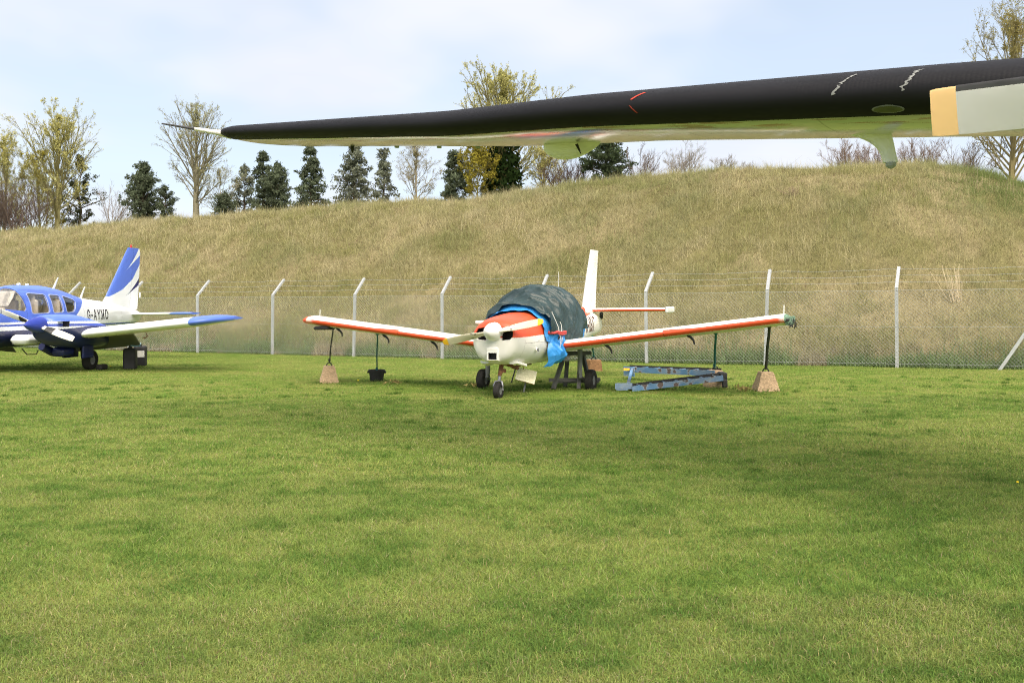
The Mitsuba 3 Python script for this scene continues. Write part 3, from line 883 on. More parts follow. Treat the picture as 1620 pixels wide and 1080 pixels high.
paint('r_blade', r_blade, 0.42, 0.5, clear=0.2)


def letters(text, h, squeeze, x0, z0, surf, frame, mat, parent, gap=0.045, bold=True):
    for ch in text:
        m = meshkit.text_mesh(ch, h, 0.003, bold=bold)
        v = m.vertices
        x = x0 - (v[:, 0] - v[:, 0].min()) * squeeze
        z = z0 + v[:, 1]
        y = surf(x, z) + 0.003 + v[:, 2]
        put('hyphen' if ch == '-' else 'letter', frame(tm(np.column_stack([x, y, z]), m.faces)), mat, parent)
        x0 = x.min() - gap


RT = [(-0.385, 0.30, 1.20, 0.74, 1.02), (-0.395, 0.345, 1.25, 0.69, 1.02), (-0.415, 0.375, 1.28, 0.66, 1.02), (-0.46, 0.41, 1.315, 0.625, 1.02), (-0.55, 0.44, 1.35, 0.59, 1.01), (-0.7, 0.47, 1.385, 0.56, 1.0), (-1.1, 0.525, 1.425, 0.53, 0.98), (-1.5, 0.565, 1.455, 0.51, 0.98), (-2.2, 0.60, 1.52, 0.50, 0.97),
      (-3.2, 0.57, 1.50, 0.54, 1.0), (-4.0, 0.46, 1.45, 0.66, 1.06), (-5.0, 0.29, 1.40, 0.80, 1.10), (-5.8, 0.17, 1.36, 0.88, 1.12), (-6.2, 0.11, 1.28, 0.92, 1.10), (-6.38, 0.05, 1.18, 0.99, 1.08)]


def side_fn(table, ex=2.4):
    from scipy.interpolate import PchipInterpolator
    t = np.array(sorted(table)); f = PchipInterpolator(t[:, 0], t[:, 1:])

    def y(x, z):
        hw, top, bot, zc = f(x).T
        q = np.where(z >= zc, (z - zc) / (top - zc), (zc - z) / (zc - bot))
        return hw * (1 - np.clip(q, 0, 0.999) ** ex) ** (1 / ex)
    return y


def touring():
    k = thing('light_aircraft', 'orange red and white single engined light aircraft with tarpaulins over its cabin', 'aircraft')
    # fuselage with the two cowl intakes cut out of the nose
    body = man(body_loft(RT, -0.385, -6.38, 150, 64, 2.3)) - man(box([-0.40, 0, 0.722], [0.17, 0.158, 0.112]))
    ints = []
    for s in (-1, 1):
        poly = [(s * 0.135, 0.985), (s * 0.30, 1.0), (s * 0.345, 1.05), (s * 0.345, 1.12), (s * 0.30, 1.19), (s * 0.14, 1.215)]
        pg = trimesh.creation.extrude_polygon(Polygon(poly), 0.42, engine='earcut')
        v = pg.vertices
        q = tm(np.column_stack([-0.62 + v[:, 2], v[:, 0], v[:, 1]]), pg.faces)
        if q.volume < 0: q.invert()
        body = body - man(q)
        # liner
        pp = np.array(poly); c = pp.mean(0); pin = c + (pp - c) * 0.985
        nn = len(pin)
        ring0 = np.column_stack([np.full(nn, -0.45), pin]); ring1 = np.column_stack([np.full(nn, -0.615), pin])
        ints.append(loft([ring0, ring1], close=False))
        cap = tm(np.vstack([ring1, ring1.mean(0)]), [[i, (i + 1) % nn, nn] for i in range(nn)])
        ints.append(cap)
        # a few cylinder fins inside
        for j in range(5):
            ints.append(box([-0.585, s * 0.235, 1.02 + 0.035 * j], [0.05, 0.18, 0.008]))
    put('fuselage', R(back(body)), 'r_body', k, 40)
    for q in (cat(ints[:len(ints) // 2]), cat(ints[len(ints) // 2:])):
        put('intake', R(q), 'black', k)
    # carburettor scoop
    sc = man(loft([np.column_stack([np.full(4, x), [-.10, .10, .10, -.10], [z0, z0, z1, z1]]) for x, z0, z1 in ((-0.345, 0.655, 0.85), (-0.60, 0.60, 0.88), (-0.9, 0.56, 0.80))]))
    sc = sc - man(box([-0.36, 0, 0.722], [0.20, 0.158, 0.112]))
    s_ = put('air_scoop', R(back(sc)), 'white_paint', k, 30)
    put('opening', R(back(man(box([-0.41, 0, 0.722], [0.09, 0.154, 0.108])) - man(box([-0.39, 0, 0.722], [0.09, 0.146, 0.100])))), 'black', s_)
    # cooling lips under the cowl
    for sy in (-1, 1):
        P = np.array([[[-0.62 - 0.34 * a, sy * (0.17 + 0.17 * b + 0.05 * a), 0.595 - 0.075 * a * (0.4 + 0.6 * b) - 0.02 * math.sin(b * 3.1)] for b in np.linspace(0, 1, 8)] for a in np.linspace(0, 1, 10)])
        top = P.copy(); top[..., 2] += 0.04
        m = cat(grid(P), grid(top), grid(np.stack([P[0], top[0]])), grid(np.stack([P[-1], top[-1]])), grid(np.stack([P[:, 0], top[:, 0]])), grid(np.stack([P[:, -1], top[:, -1]])))
        put('cooling_lip', R(m), 'white_paint', k, 30)
    put('exhaust_pipe', R(cat(tube([[-0.8, 0.10, 0.58], [-0.95, 0.14, 0.50], [-1.15, 0.14, 0.47]], 0.03, 10), tube([[-0.9, -0.05, 0.56], [-1.3, -0.02, 0.48], [-1.9, 0.1, 0.50]], 0.018, 6), tube([[-0.75, 0.0, 0.57], [-0.76, 0.02, 0.43]], 0.008, 6), tube([[-1.0, 0.3, 0.56], [-1.02, 0.3, 0.46]], 0.008, 6))), 'rust', k)
    put('vent', R(cat(lathe([(0, 0.02), (0.0, 0.036), (0.02, 0.036), (0.02, 0.01)], 16).apply_transform(trimesh.transformations.rotation_matrix(math.pi / 2, [0, 0, 1])).apply_translation([-1.08, 0.515, 0.80]))), 'white_paint', k)
    put('vent_hole', R(lathe([(0, 0.001), (0.0, 0.028), (0.006, 0.028), (0.006, 0.001)], 16).apply_transform(trimesh.transformations.rotation_matrix(math.pi / 2, [0, 0, 1])).apply_translation([-1.092, 0.536, 0.795])), 'black', k)
    put('cowl_bump', R(rbox([-0.62, -0.36, 1.285], [0.20, 0.12, 0.07], 0.03)), 'white_paint', k, 40)
    fz = rbox([0, 0, 0], [0.012, 0.03, 0.012], 0.004)
    fas = [box([x, y + 0.0, z], [0.022, 0.012, 0.012]) for x, z in ((-0.9, 0.93), (-1.15, 0.955), (-1.38, 0.955)) for y in [float(side_fn(RT)(x, z))]]
    put('fastener', R(cat(fas)), 'grey_metal', k, kind='stuff')
    # spinner and propeller
    put('spinner', R(lathe([(-0.455, 0.02), (-0.455, 0.15), (-0.44, 0.158), (-0.38, 0.157), (-0.31, 0.147), (-0.24, 0.123), (-0.18, 0.088), (-0.145, 0.052), (-0.128, 0.02), (-0.125, 0.0)], 32).apply_translation([0, 0, 1.135])), 'white_paint', k, 40)
    ang = math.radians(11.2)
    for a in (ang, ang + math.pi):
        m, uv = blade_mesh(0.10, 0.935, [-0.33, 0, 1.13], a, 0.145, 52, 20)
        put('propeller_blade', R(m), 'r_blade', k, True, uv=uv)
    # wings
    def wing(sy, y1, name):
        ys = np.concatenate([np.linspace(0.45, y1, 24)])
        LE = np.column_stack([np.full(len(ys), -1.75), sy * ys, 0.825 + 0.1185 * (ys - 0.55)])
        C = np.tile([-1.30, 0, -0.090], (len(ys), 1))
        U = np.tile(unit([0, -sy * 0.118, 1.0]), (len(ys), 1))
        m, uv, P = foil(LE, C, U, 0.148, 26, 0.012)
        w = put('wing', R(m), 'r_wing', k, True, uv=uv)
        return w, P
    wl, PL = wing(1, 4.60, 'wing')
    wr, PR_ = wing(-1, 4.66, 'wing')
    # rounded tip on the far wing
    tip = []
    for q in np.linspace(0, 1, 7):
        c = PR_[-1].mean(0); sc_ = math.sqrt(max(1 - q * q, 0.02))
        r = PR_[-1].copy(); r[:, 2] = c[2] + (r[:, 2] - c[2]) * sc_ + 0.012 * q; r[:, 0] = -1.75 - 0.65 + (r[:, 0] + 1.75 + 0.65) * (1 - 0.16 * q * q) ; r[:, 1] -= 0.15 * q
        tip.append(r)
    put('wing_tip', R(loft([t[:-1] for t in tip])), 'red_paint', k, 50)
    # bare end of the near wing, its tip fairing gone: rib, stringers and dangling wires
    e = PL[-1]
    rib = []
    c = e.mean(0)
    for q, d in ((0.95, 0.012), (0.80, 0.03)):
        r = c + (e - c) * [q, 1, q]; r0 = r + [0, 0.002, 0]; r1 = r + [0, d, 0]
        rib.append(loft([r0[:-1], r1[:-1]]))
    rib += [box([-1.85 - 0.13 * i, 4.64, c[2] + 0.02 * (-1) ** i], [0.05, 0.08, 0.10]) for i in range(7)]
    put('wing_rib', R(cat(rib)), 'rib_green', k, 30, text='torn green rib at the open wing end')
    rr = np.random.default_rng(3)
    jag = [tube([[-1.82 - 0.1 * i, 4.60, c[2] - 0.03], [-1.83 - 0.1 * i, 4.66 + rr.uniform(0, .05), c[2] - rr.uniform(-0.06, 0.10)], [-1.84 - 0.1 * i, 4.67 + rr.uniform(0, .04), c[2] - rr.uniform(0.0, 0.16)]], rr.uniform(0.006, 0.014), 5) for i in range(9)]
    jag += [box([-1.80 - 0.12 * i, 4.655, c[2] + rr.uniform(-0.07, 0.05)], [0.06, 0.05, 0.035]) for i in range(8)]
    put('loose_wiring', R(cat(jag)), 'black', k)
    for y in (4.57, -4.50):
        z = 0.815 + 0.1185 * (abs(y) - 0.55)
        put('wing_rod', R(tube([[-2.0, y, z + 0.05], [-2.02, y, z + 0.24]], 0.009, 6)), 'grey_white', k)
    put('tip_lamp', R(rbox([-1.95, -4.35, 1.15], [0.30, 0.34, 0.07], 0.03)), 'black', k, 40, text='dark box under the far wing tip')
    put('tip_cap', R(cat(tube([[-1.9, -4.40, 1.36], [-1.95, -4.62, 1.37]], 0.02, 6))), 'grey_white', k)
    # curved slat and flap hooks under the wings
    for y in (1.55, 3.02, -1.9, -2.95, -4.0):
        z = 0.815 + 0.1185 * (abs(y) - 0.55) - 0.06
        yd = 0.06
        pts = [[-1.92, y - yd, z], [-1.93, y - yd * 0.5, z - 0.035], [-1.94, y + 0.02, z - 0.07], [-1.95, y + 0.055, z - 0.12], [-1.95, y + 0.065, z - 0.18]]
        put('slat_hook', R(tube(pts, [0.022, 0.024, 0.022, 0.018, 0.014], 8)), 'black', k)
    # tail
    zs = np.linspace(0, 1, 12)
    LE = np.column_stack([-5.10 - 0.50 * zs - 0.09 * zs**2, 0 * zs, 1.30 + 1.44 * zs])
    C = np.column_stack([-(0.95 - 0.41 * zs), 0 * zs, 0.0 * zs])
    m, uv, P = foil(LE, C, np.tile([0, 1.0, 0], (12, 1)), 0.15, 18)
    put('fin', R(m), 'white_paint', k, 40)
    put('fin_fillet', R(cat(loft([np.column_stack([np.full(20, x), ring(w, t, 1.30, 1.33, 20, 2)]) for x, w, t in ((-4.55, 0.02, 1.38), (-4.85, 0.045, 1.43), (-5.1, 0.055, 1.50), (-5.3, 0.05, 1.53), (-5.45, 0.03, 1.53))]))), 'red_paint', k, 40)
    for sy in (1, -1):
        ys = np.linspace(0.05, 1.66, 10)
        LE = np.column_stack([-5.66 - 0 * ys, sy * ys, 1.43 + 0 * ys]); C = np.tile([-0.66, 0, -0.005], (10, 1))
        m, uv, P = foil(LE, C, np.tile([0, 0, 1.0], (10, 1)), 0.125, 16)
        put('tailplane', R(m), 'r_tail', k, True, uv=uv)
        put('tailplane_tip', R(rbox([-5.93, sy * 1.70, 1.425], [0.60, 0.075, 0.135], 0.03)), 'grey_white', k, 40)
    put('tail_cone', R(rbox([-6.30, 0.06, 1.30], [0.10, 0.07, 0.16], 0.03)), 'black', k, 40)
    letters('G-ASAT', 0.30, 0.68, -4.02, 1.0, side_fn(RT, 2.3), R, 'reg_brown', k, 0.05)
    put('antenna', R(tube([[-3.6, 0.0, 1.7], [-3.62, 0.0, 2.22]], [0.007, 0.004], 6)), 'grey_white', k)
    # undercarriage
    gnd = lambda x, y: R.ground(x, y)
    g = gnd(-0.62, 0)
    wheel([-0.62, 0, g + 0.115], 1, 0.145, 0.105, R, k)
    put('nose_leg', R(cat(tube([[-0.78, 0, 0.62], [-0.70, 0, 0.42], [-0.66, 0, 0.36]], [0.04, 0.04, 0.03], 10), tube([[-0.74, 0.03, 0.48], [-0.74, 0.03, 0.42]], 0.055, 10))), 'rust', k, 40)
    put('nose_fork', R(cat(tube([[-0.68, 0, 0.40], [-0.655, 0, 0.27]], 0.028, 10), *[tube([[-0.65, 0, 0.285], [-0.63, s * 0.06, 0.27], [-0.61, s * 0.085, 0.20], [-0.62, s * 0.085, 0.13]], [0.022, 0.02, 0.018, 0.016], 8) for s in (-1, 1)])), 'steel', k, 40)
    for sy in (1, -1):
        x = -2.62 if sy > 0 else -2.25
        y = sy * 0.98; g = gnd(x, y)
        wheel([x, y + 0.03 * sy, g + 0.165], 1, 0.20, 0.15, R, k)
        put('main_leg', R(cat(tube([[x + 0.16, y - 0.13 * sy, 0.78], [x + 0.15, y - 0.13 * sy, g + 0.40], [x + 0.14, y - 0.12 * sy, g + 0.22]], [0.05, 0.045, 0.032], 10),
                              tube([[x + 0.15, y - 0.12 * sy, g + 0.24], [x, y - 0.10 * sy, g + 0.17]], [0.035, 0.03], 8), tube([[x, y - 0.12 * sy, g + 0.17], [x, y + 0.06 * sy, g + 0.17]], 0.022, 8),
                              tube([[x + 0.18, y - 0.15 * sy, g + 0.55], [x + 0.10, y - 0.15 * sy, g + 0.35], [x + 0.08, y - 0.12 * sy, g + 0.2]], 0.012, 6))), 'grey_metal', k, 40)
    put('landing_lamp', R(lathe([(0, 0.0), (0.0, 0.05), (-0.05, 0.07), (-0.12, 0.04), (-0.13, 0.0)], 14).apply_translation([-2.0, 0.72, 0.60])), 'grey_metal', k, 40)
    return k


def r_tail_fn(p, n, uv):
    v = uv.y
    red = sstep(0.016, 0.012, v) * sstep(-0.10, -0.09, v)
    return mix(mi.Color3f(*WHITE), mi.Color3f(*RED), red)


paint('r_tail', r_tail_fn, 0.42, 0.5)
paint('reg_brown', (0.085, 0.035, 0.022), 0.6)


# ------------------------------------------------------------------ tarpaulins over its cabin
paint('green_tarp', grain((0.026, 0.048, 0.050), 0.4, 5.0), 0.36, 0.40)
paint('blue_tarp', grain((0.035, 0.24, 0.62), 0.22, 6.0), 0.35, 0.5)


def wrinkle(P, amp, seed, sc=(2.2, 2.2, 1.1)):
    th = np.arctan2(P[:, 2] - 0.9, P[:, 1]) * 0.75
    x = P[:, 0]
    w = meshkit.fbm(P * 1.5, 2, seed + 9) * 1.6
    q = lambda a, b, c: np.stack([x * a + th * c, th * b - x * c * 0.4, w], -1)
    n1 = meshkit.noise(q(2.6, 1.0, 0.9), seed); n2_ = meshkit.noise(q(6.5, 1.6, 2.2) + 5, seed + 1); n3 = meshkit.noise(q(13.0, 3.4, -3.0) + 9, seed + 2)
    rdg = lambda n: (1 - np.abs(2 * n - 1)) ** 2.2
    return amp * (0.65 * rdg(n1) + 0.75 * rdg(n2_) + 0.50 * rdg(n3) - 0.75)


TT = [(-1.20, 0.52, 1.44, 0.0, 0), (-1.42, 0.57, 1.47, 0, 0), (-1.75, 0.615, 1.69, 0, 0), (-2.2, 0.645, 1.805, 0, 0), (-2.7, 0.635, 1.82, 0, 0), (-3.2, 0.59, 1.755, 0, 0), (-3.7, 0.49, 1.62, 0, 0), (-4.1, 0.41, 1.50, 0, 0), (-4.35, 0.37, 1.45, 0, 0)]


def cover(x0, x1, zl, zr, grow, amp, seed, nx=150, na=190, jag=0.0):
    """a sheet draped from side to side over the cabin, bottom edges at zl(x) on the far side and zr(x) on the near one"""
    q = np.linspace(0, 1, nx)
    a = np.linspace(0, 1, na)
    rng_n = lambda s, sd: meshkit.noise(np.column_stack([s * 9, 0 * s, 0 * s + sd * 3.3]), sd)
    rows = []
    for i in range(nx):
        xs = x0 + (x1 - x0) * q[i] + jag * (rng_n(a, seed + (3 if q[i] < 0.5 else 5)) - 0.5) * (1 - min(q[i], 1 - q[i]) * 2) ** 4 * 2
        hw, top = stations([(r[0], r[1], r[2]) for r in TT], np.clip(xs, -4.35, -1.2)).T
        zc = 1.10
        ex = 2.35
        tl, tr = zl(xs), zr(xs)
        ang = np.pi * (1 - a)          # far side (y negative) to near side
        c, s = np.cos(ang), np.sin(ang)
        y = -hw * np.sign(c) * np.abs(c) ** (2 / ex) * -1
        z = zc + (top - zc) * np.abs(s) ** (2 / ex)
        # skirts below the widest point
        k0 = 0.17
        u = np.clip((k0 - a) / k0, 0, 1); w = np.clip((a - 1 + k0) / k0, 0, 1)
        aa = np.clip((a - k0) / (1 - 2 * k0), 0, 1); ang = np.pi * (1 - aa)
        c, s = np.cos(ang), np.sin(ang)
        y = hw * np.sign(c) * np.abs(c) ** (2 / ex); z = zc + (top - zc) * np.abs(s) ** (2 / ex)
        z = np.where(u > 0, zc + (tl - zc) * u, np.where(w > 0, zc + (tr - zc) * w, z))
        rows.append(np.column_stack([xs, y, z]))
    P = np.array(rows)
    m = grid(P)
    t = m.copy(); t.fix_normals
    n = np.zeros_like(P).reshape(-1, 3)
    fn = np.cross(m.vertices[m.faces[:, 1]] - m.vertices[m.faces[:, 0]], m.vertices[m.faces[:, 2]] - m.vertices[m.faces[:, 0]])
    for j in range(3): np.add.at(n, m.faces[:, j], fn)
    n = unit(n)
    ctr = np.column_stack([m.vertices[:, 0], 0 * m.vertices[:, 0], 0 * m.vertices[:, 0] + 1.0])
    sg = np.sign(((m.vertices - ctr) * n).sum(1))[:, None]
    m.vertices = m.vertices + n * sg * (grow + wrinkle(m.vertices, amp, seed))[:, None]
    return m


def tarps():
    zl = lambda x: 1.02 + 0 * x
    b = thing('blue_tarpaulin', 'crumpled bright blue tarpaulin showing round the edges of the dark green one', 'tarpaulin')
    z_b = lambda x: 1.0 + 0.10 * meshkit.noise(np.column_stack([x * 4, 0 * x, 0 * x]), 4) - 0.1
    put('sheet', R(cover(-1.345, -3.74, zl, z_b, 0.022, 0.024, 20, 120, 160, 0.06)), 'blue_tarp', b, True)
    # the part hanging down behind the cowl in front of the wing
    a, c = np.meshgrid(np.linspace(0, 1, 70), np.linspace(0, 1, 90), indexing='ij')
    x = -1.47 - 0.42 * a * (1 - 0.15 * c) - 0.03 * np.sin(c * 9)
    y = 0.585 + 0.16 * a * np.sin(np.pi * np.clip(c * 0.9 + 0.1, 0, 1)) + 0.02
    z = 1.05 - 0.58 * c + 0.05 * a * c
    y = y - 0.10 * np.clip((c - 0.75) / 0.25, 0, 1) ** 2
    P = np.stack([x, y, z], -1)
    fold = 0.10 * (1 - np.abs(2 * meshkit.noise(np.stack([x * 11 + z * 4, 0 * x, z * 2.2], -1), 8) - 1)) ** 1.5 + 0.06 * (1 - np.abs(2 * meshkit.noise(np.stack([x * 24 - z * 7, 0 * x, z * 5], -1), 9) - 1)) ** 1.5
    P[..., 1] += fold * np.clip(a * 4, 0, 1) - 0.02
    P[..., 0] += 0.03 * (meshkit.noise(np.stack([x * 6, z * 14, 0 * x], -1), 14) - 0.5) * a
    put('hanging_flap', R(grid(P)), 'blue_tarp', b, True)
    g = thing('green_tarpaulin', 'glossy dark green tarpaulin stretched over the cabin of the red and white aircraft', 'tarpaulin')
    z_g = lambda x: np.interp(x, [-4.3, -3.9, -3.5, -3.1, -2.9, -2.3, -1.8, -1.62, -1.45], [1.42, 1.32, 1.24, 1.12, 0.98, 0.90, 0.82, 0.98, 1.12]) + 0.07 * (meshkit.noise(np.column_stack([x * 5, 0 * x, 0 * x]), 6) - 0.5)
    put('sheet', R(cover(-1.41, -3.38, zl, z_g, 0.080, 0.080, 40, 190, 230, 0.10)), 'green_tarp', g, True)
    # cords
    cd = []
    for x0, x1 in ((-1.55, -1.60), (-1.75, -1.66)):
        pts = [[x0, 0.62, 1.45], [x0 - 0.02, 0.73, 1.2], [x1, 0.78, 0.95], [x1 - 0.02, 0.74, 0.70]]
        cd.append(tube(pts, 0.006, 5))
    put('cord', R(cat(cd)), 'grey_white', g)
    r = thing('red_streamer', 'red cloth streamer tied beside the blue tarpaulin above the wing root', 'streamer')
    pts = np.array([[-1.42, 0.60, 1.085], [-1.5, 0.68, 1.075], [-1.56, 0.73, 1.09], [-1.66, 0.77, 1.075], [-1.78, 0.80, 1.085]])
    put('strip', R(tube(pts, [0.028, 0.020, 0.030, 0.022, 0.030], 7)), 'red_cloth', r, 40)
    put('tail', R(tube(pts[2:] + [0.02, 0.02, -0.03], [0.012, 0.02, 0.012], 5)), 'red_cloth', r, 40)


paint('red_cloth', (0.42, 0.055, 0.05), 0.8)

# ------------------------------------------------------------------ the blue and white twin
A = Frame(-12.1705, 25.1738, 0.16944, -3.8, z0=0.0)
LB = (0.085, 0.165, 0.62); NV = (0.008, 0.014, 0.085); AW = (0.74, 0.77, 0.80)
AT = [(0.02, 0.03, 1.15, 1.05, 1.10), (-0.15, 0.20, 1.29, 0.95, 1.12), (-0.6, 0.38, 1.46, 0.82, 1.14), (-1.3, 0.50, 1.60, 0.73, 1.15), (-2.2, 0.57, 1.72, 0.68, 1.17), (-2.55, 0.59, 1.86, 0.67, 1.22), (-2.95, 0.60, 2.09, 0.66, 1.30), (-3.4, 0.61, 2.17, 0.66, 1.32),
      (-4.2, 0.61, 2.17, 0.66, 1.32), (-5.0, 0.58, 2.08, 0.70, 1.30), (-5.7, 0.51, 1.93, 0.78, 1.28), (-6.25, 0.44, 1.84, 0.85, 1.28), (-7.3, 0.31, 1.75, 0.97, 1.30), (-8.3, 0.19, 1.60, 1.06, 1.30), (-9.0, 0.11, 1.50, 1.13, 1.30), (-9.25, 0.05, 1.42, 1.20, 1.31)]


def a_body(p, n, uv):
    x, y, z = A.local(p)
    d = 0.90 + 0.16 * fbm(x * 3, y * 3, z * 3, 3)
    q = x * 1.0
    edge = -5.14 - 1.45 * (z - 1.37)
    blue = sstep(edge - 0.006, edge + 0.006, x)
    c = mix(AW, LB, blue)
    # white cheat line with a blue pinstripe, dark blue belly
    rear = sstep(-5.0, -6.2, x)
    zt = 1.275 - 0.115 * rear; zb = 1.075 + 0.0 * rear
    c = mix(c, AW, sstep(zt + 0.003, zt - 0.003, z) * blue)
    pin = sstep(0.024, 0.020, dr.abs(z - (zt - 0.075 + 0.045 * rear)))
    c = mix(c, mi.Color3f(0.05, 0.09, 0.42), pin)
    c = mix(c, NV, sstep(zb + 0.003, zb - 0.003, z))
    j = mi.Float(0.0)
    for xx in (-5.62, -6.28, -7.05, -7.9, -8.6): j = dr.maximum(j, sstep(0.008, 0.003, dr.abs(x - xx)))
    door = dr.maximum(dr.abs(x + 3.62) / 0.50, dr.abs(z - 1.48) / 0.56)
    j = dr.maximum(j, sstep(0.018, 0.006, dr.abs(door - 1.0)) * 0.8)
    j = dr.maximum(j, sstep(0.007, 0.003, dr.abs(z - 1.60)) * sstep(-5.7, -5.75, x))
    c = c * (1 - 0.22 * sstep(0.5, 0.75, fbm(x * 1.3, z * 7, 1.0, 3)))
    return c * d * (1 - 0.45 * j)


def a_fin(p, n, uv):
    x, y, z = A.local(p)
    d = 0.92 + 0.12 * fbm(x * 3, y * 3, z * 3, 3)
    u = -x
    # height of the white root sweep at this station
    w = 1.83 + 0.07 * sstep(7.07, 7.54, u) + 0.20 * dr.clip((u - 7.54) / 0.65, 0, 1) + 0.32 * dr.clip((u - 8.19) / 0.6, 0, 1) + 0.40 * dr.clip((u - 8.79) / 0.4, 0, 1.5)
    c = mix(LB, AW, sstep(w + 0.006, w - 0.006, z))
    t = dr.clip((u - 8.11) / 0.99, 0, 1.2)
    lo = 1.80 + 0.41 * t; hi = 1.80 + 0.36 * t + 0.21 * t * t
    navy = sstep(lo - 0.004, lo + 0.004, z) * sstep(hi + 0.004, hi - 0.004, z) * (u > 8.11)
    c = mix(c, mi.Color3f(0.012, 0.016, 0.11), dr.select(u > 8.11, sstep(lo - 0.004, lo + 0.004, z) * sstep(hi + 0.004, hi - 0.004, z), 0.0))
    t2 = dr.clip((u - 8.29) / 0.88, 0, 1.2)
    lo2 = 2.60 + 0.50 * t2; hi2 = 2.60 + 0.46 * t2 + 0.27 * t2 * t2
    c = mix(c, AW, dr.select(u > 8.29, sstep(lo2 - 0.004, lo2 + 0.004, z) * sstep(hi2 + 0.004, hi2 - 0.004, z), 0.0))
    hinge = sstep(0.010, 0.004, dr.abs(u - (8.62 + (z - 1.6) * 0.13))) * 0.45
    return c * d * (1 - hinge)


def a_wing(p, n, uv):
    s, v = uv.x, uv.y
    y = s + 0.45
    d = 0.88 + 0.18 * fbm(p.x * 3, p.y * 3, p.z * 3, 3)
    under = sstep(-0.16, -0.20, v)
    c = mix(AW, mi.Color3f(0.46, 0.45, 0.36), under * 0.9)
    c = mix(c, LB, sstep(4.86, 4.87, y - (v > 0) * 0.0 + v * 0.10) * (1 - under))
    j = sstep(0.012, 0.005, dr.abs(y - 4.3)) * 0.35 + sstep(0.012, 0.005, dr.abs(v - 1.30)) * 0.6 + sstep(0.01, 0.004, dr.abs(y - 3.4)) * 0.3
    return c * d * (1 - 0.7 * dr.clip(j, 0, 1))


def a_nac(p, n, uv):
    x, y, z = A.local(p)
    d = 0.90 + 0.16 * fbm(x * 4, y * 4, z * 4, 3)
    c = mi.Color3f(*LB)
    zt = 1.30 + 0.02 * (x + 2); 
    c = mix(c, AW, sstep(zt + 0.004, zt - 0.004, z))
    c = mix(c, mi.Color3f(0.05, 0.09, 0.42), sstep(0.032, 0.028, dr.abs(z - zt + 0.085)))
    zb = zt - 0.175 + 0.06 * sstep(-2.2, -3.4, x)
    c = mix(c, NV, sstep(zb + 0.004, zb - 0.004, z))
    return c * d


def a_blade(p, n, uv):
    c = mi.Color3f(0.74, 0.73, 0.66) * (0.86 + 0.2 * fbm(p.x * 9, p.y * 9, p.z * 9, 3))
    k = sstep(0.24, 0.245, uv.x) * sstep(0.46, 0.455, uv.x) * sstep(0.01, 0.03, uv.y + 0.02)
    c = mix(c, mi.Color3f(0.03, 0.03, 0.03), k)
    return mix(c, mi.Color3f(0.35, 0.35, 0.36), sstep(0.925, 0.93, uv.x) * sstep(0.965, 0.96, uv.x))


def a_stab(p, n, uv):
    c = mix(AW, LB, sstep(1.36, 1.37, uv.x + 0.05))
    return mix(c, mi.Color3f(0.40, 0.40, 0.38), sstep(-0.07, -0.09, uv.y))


for key, fn in (('a_body', a_body), ('a_fin', a_fin), ('a_wing', a_wing), ('a_nac', a_nac), ('a_blade', a_blade), ('a_stab', a_stab)):
    paint(key, fn, 0.30, 0.5, clear=0.4)
paint('light_blue', grain(LB, 0.1, 4.0), 0.3, 0.5, clear=0.4)
paint('navy', grain(NV, 0.2, 4.0), 0.35, 0.5, clear=0.3)
paint('dark_blue', grain((0.018, 0.038, 0.30), 0.15, 5.0), 0.28, 0.5, clear=0.4)
paint('a_white', grain(AW, 0.08, 4.0), 0.35, 0.5, clear=0.3)
paint('flap_under', grain((0.17, 0.17, 0.13), 0.2, 5.0), 0.5)
paint('cabin_lining', grain((0.52, 0.48, 0.40), 0.15, 6.0), 0.8)
paint('seat_cloth', grain((0.42, 0.37, 0.29), 0.2, 8.0), 0.85)
paint('shade_foil', grain((0.30, 0.285, 0.25), 0.5, 9.0), 0.35)
paint('frame_grey', grain((0.28, 0.34, 0.58), 0.1, 6.0), 0.4)
paint('reg_black', (0.014, 0.014, 0.018), 0.5)
scene['pane'] = {'type': 'thindielectric', 'int_ior': 1.5}


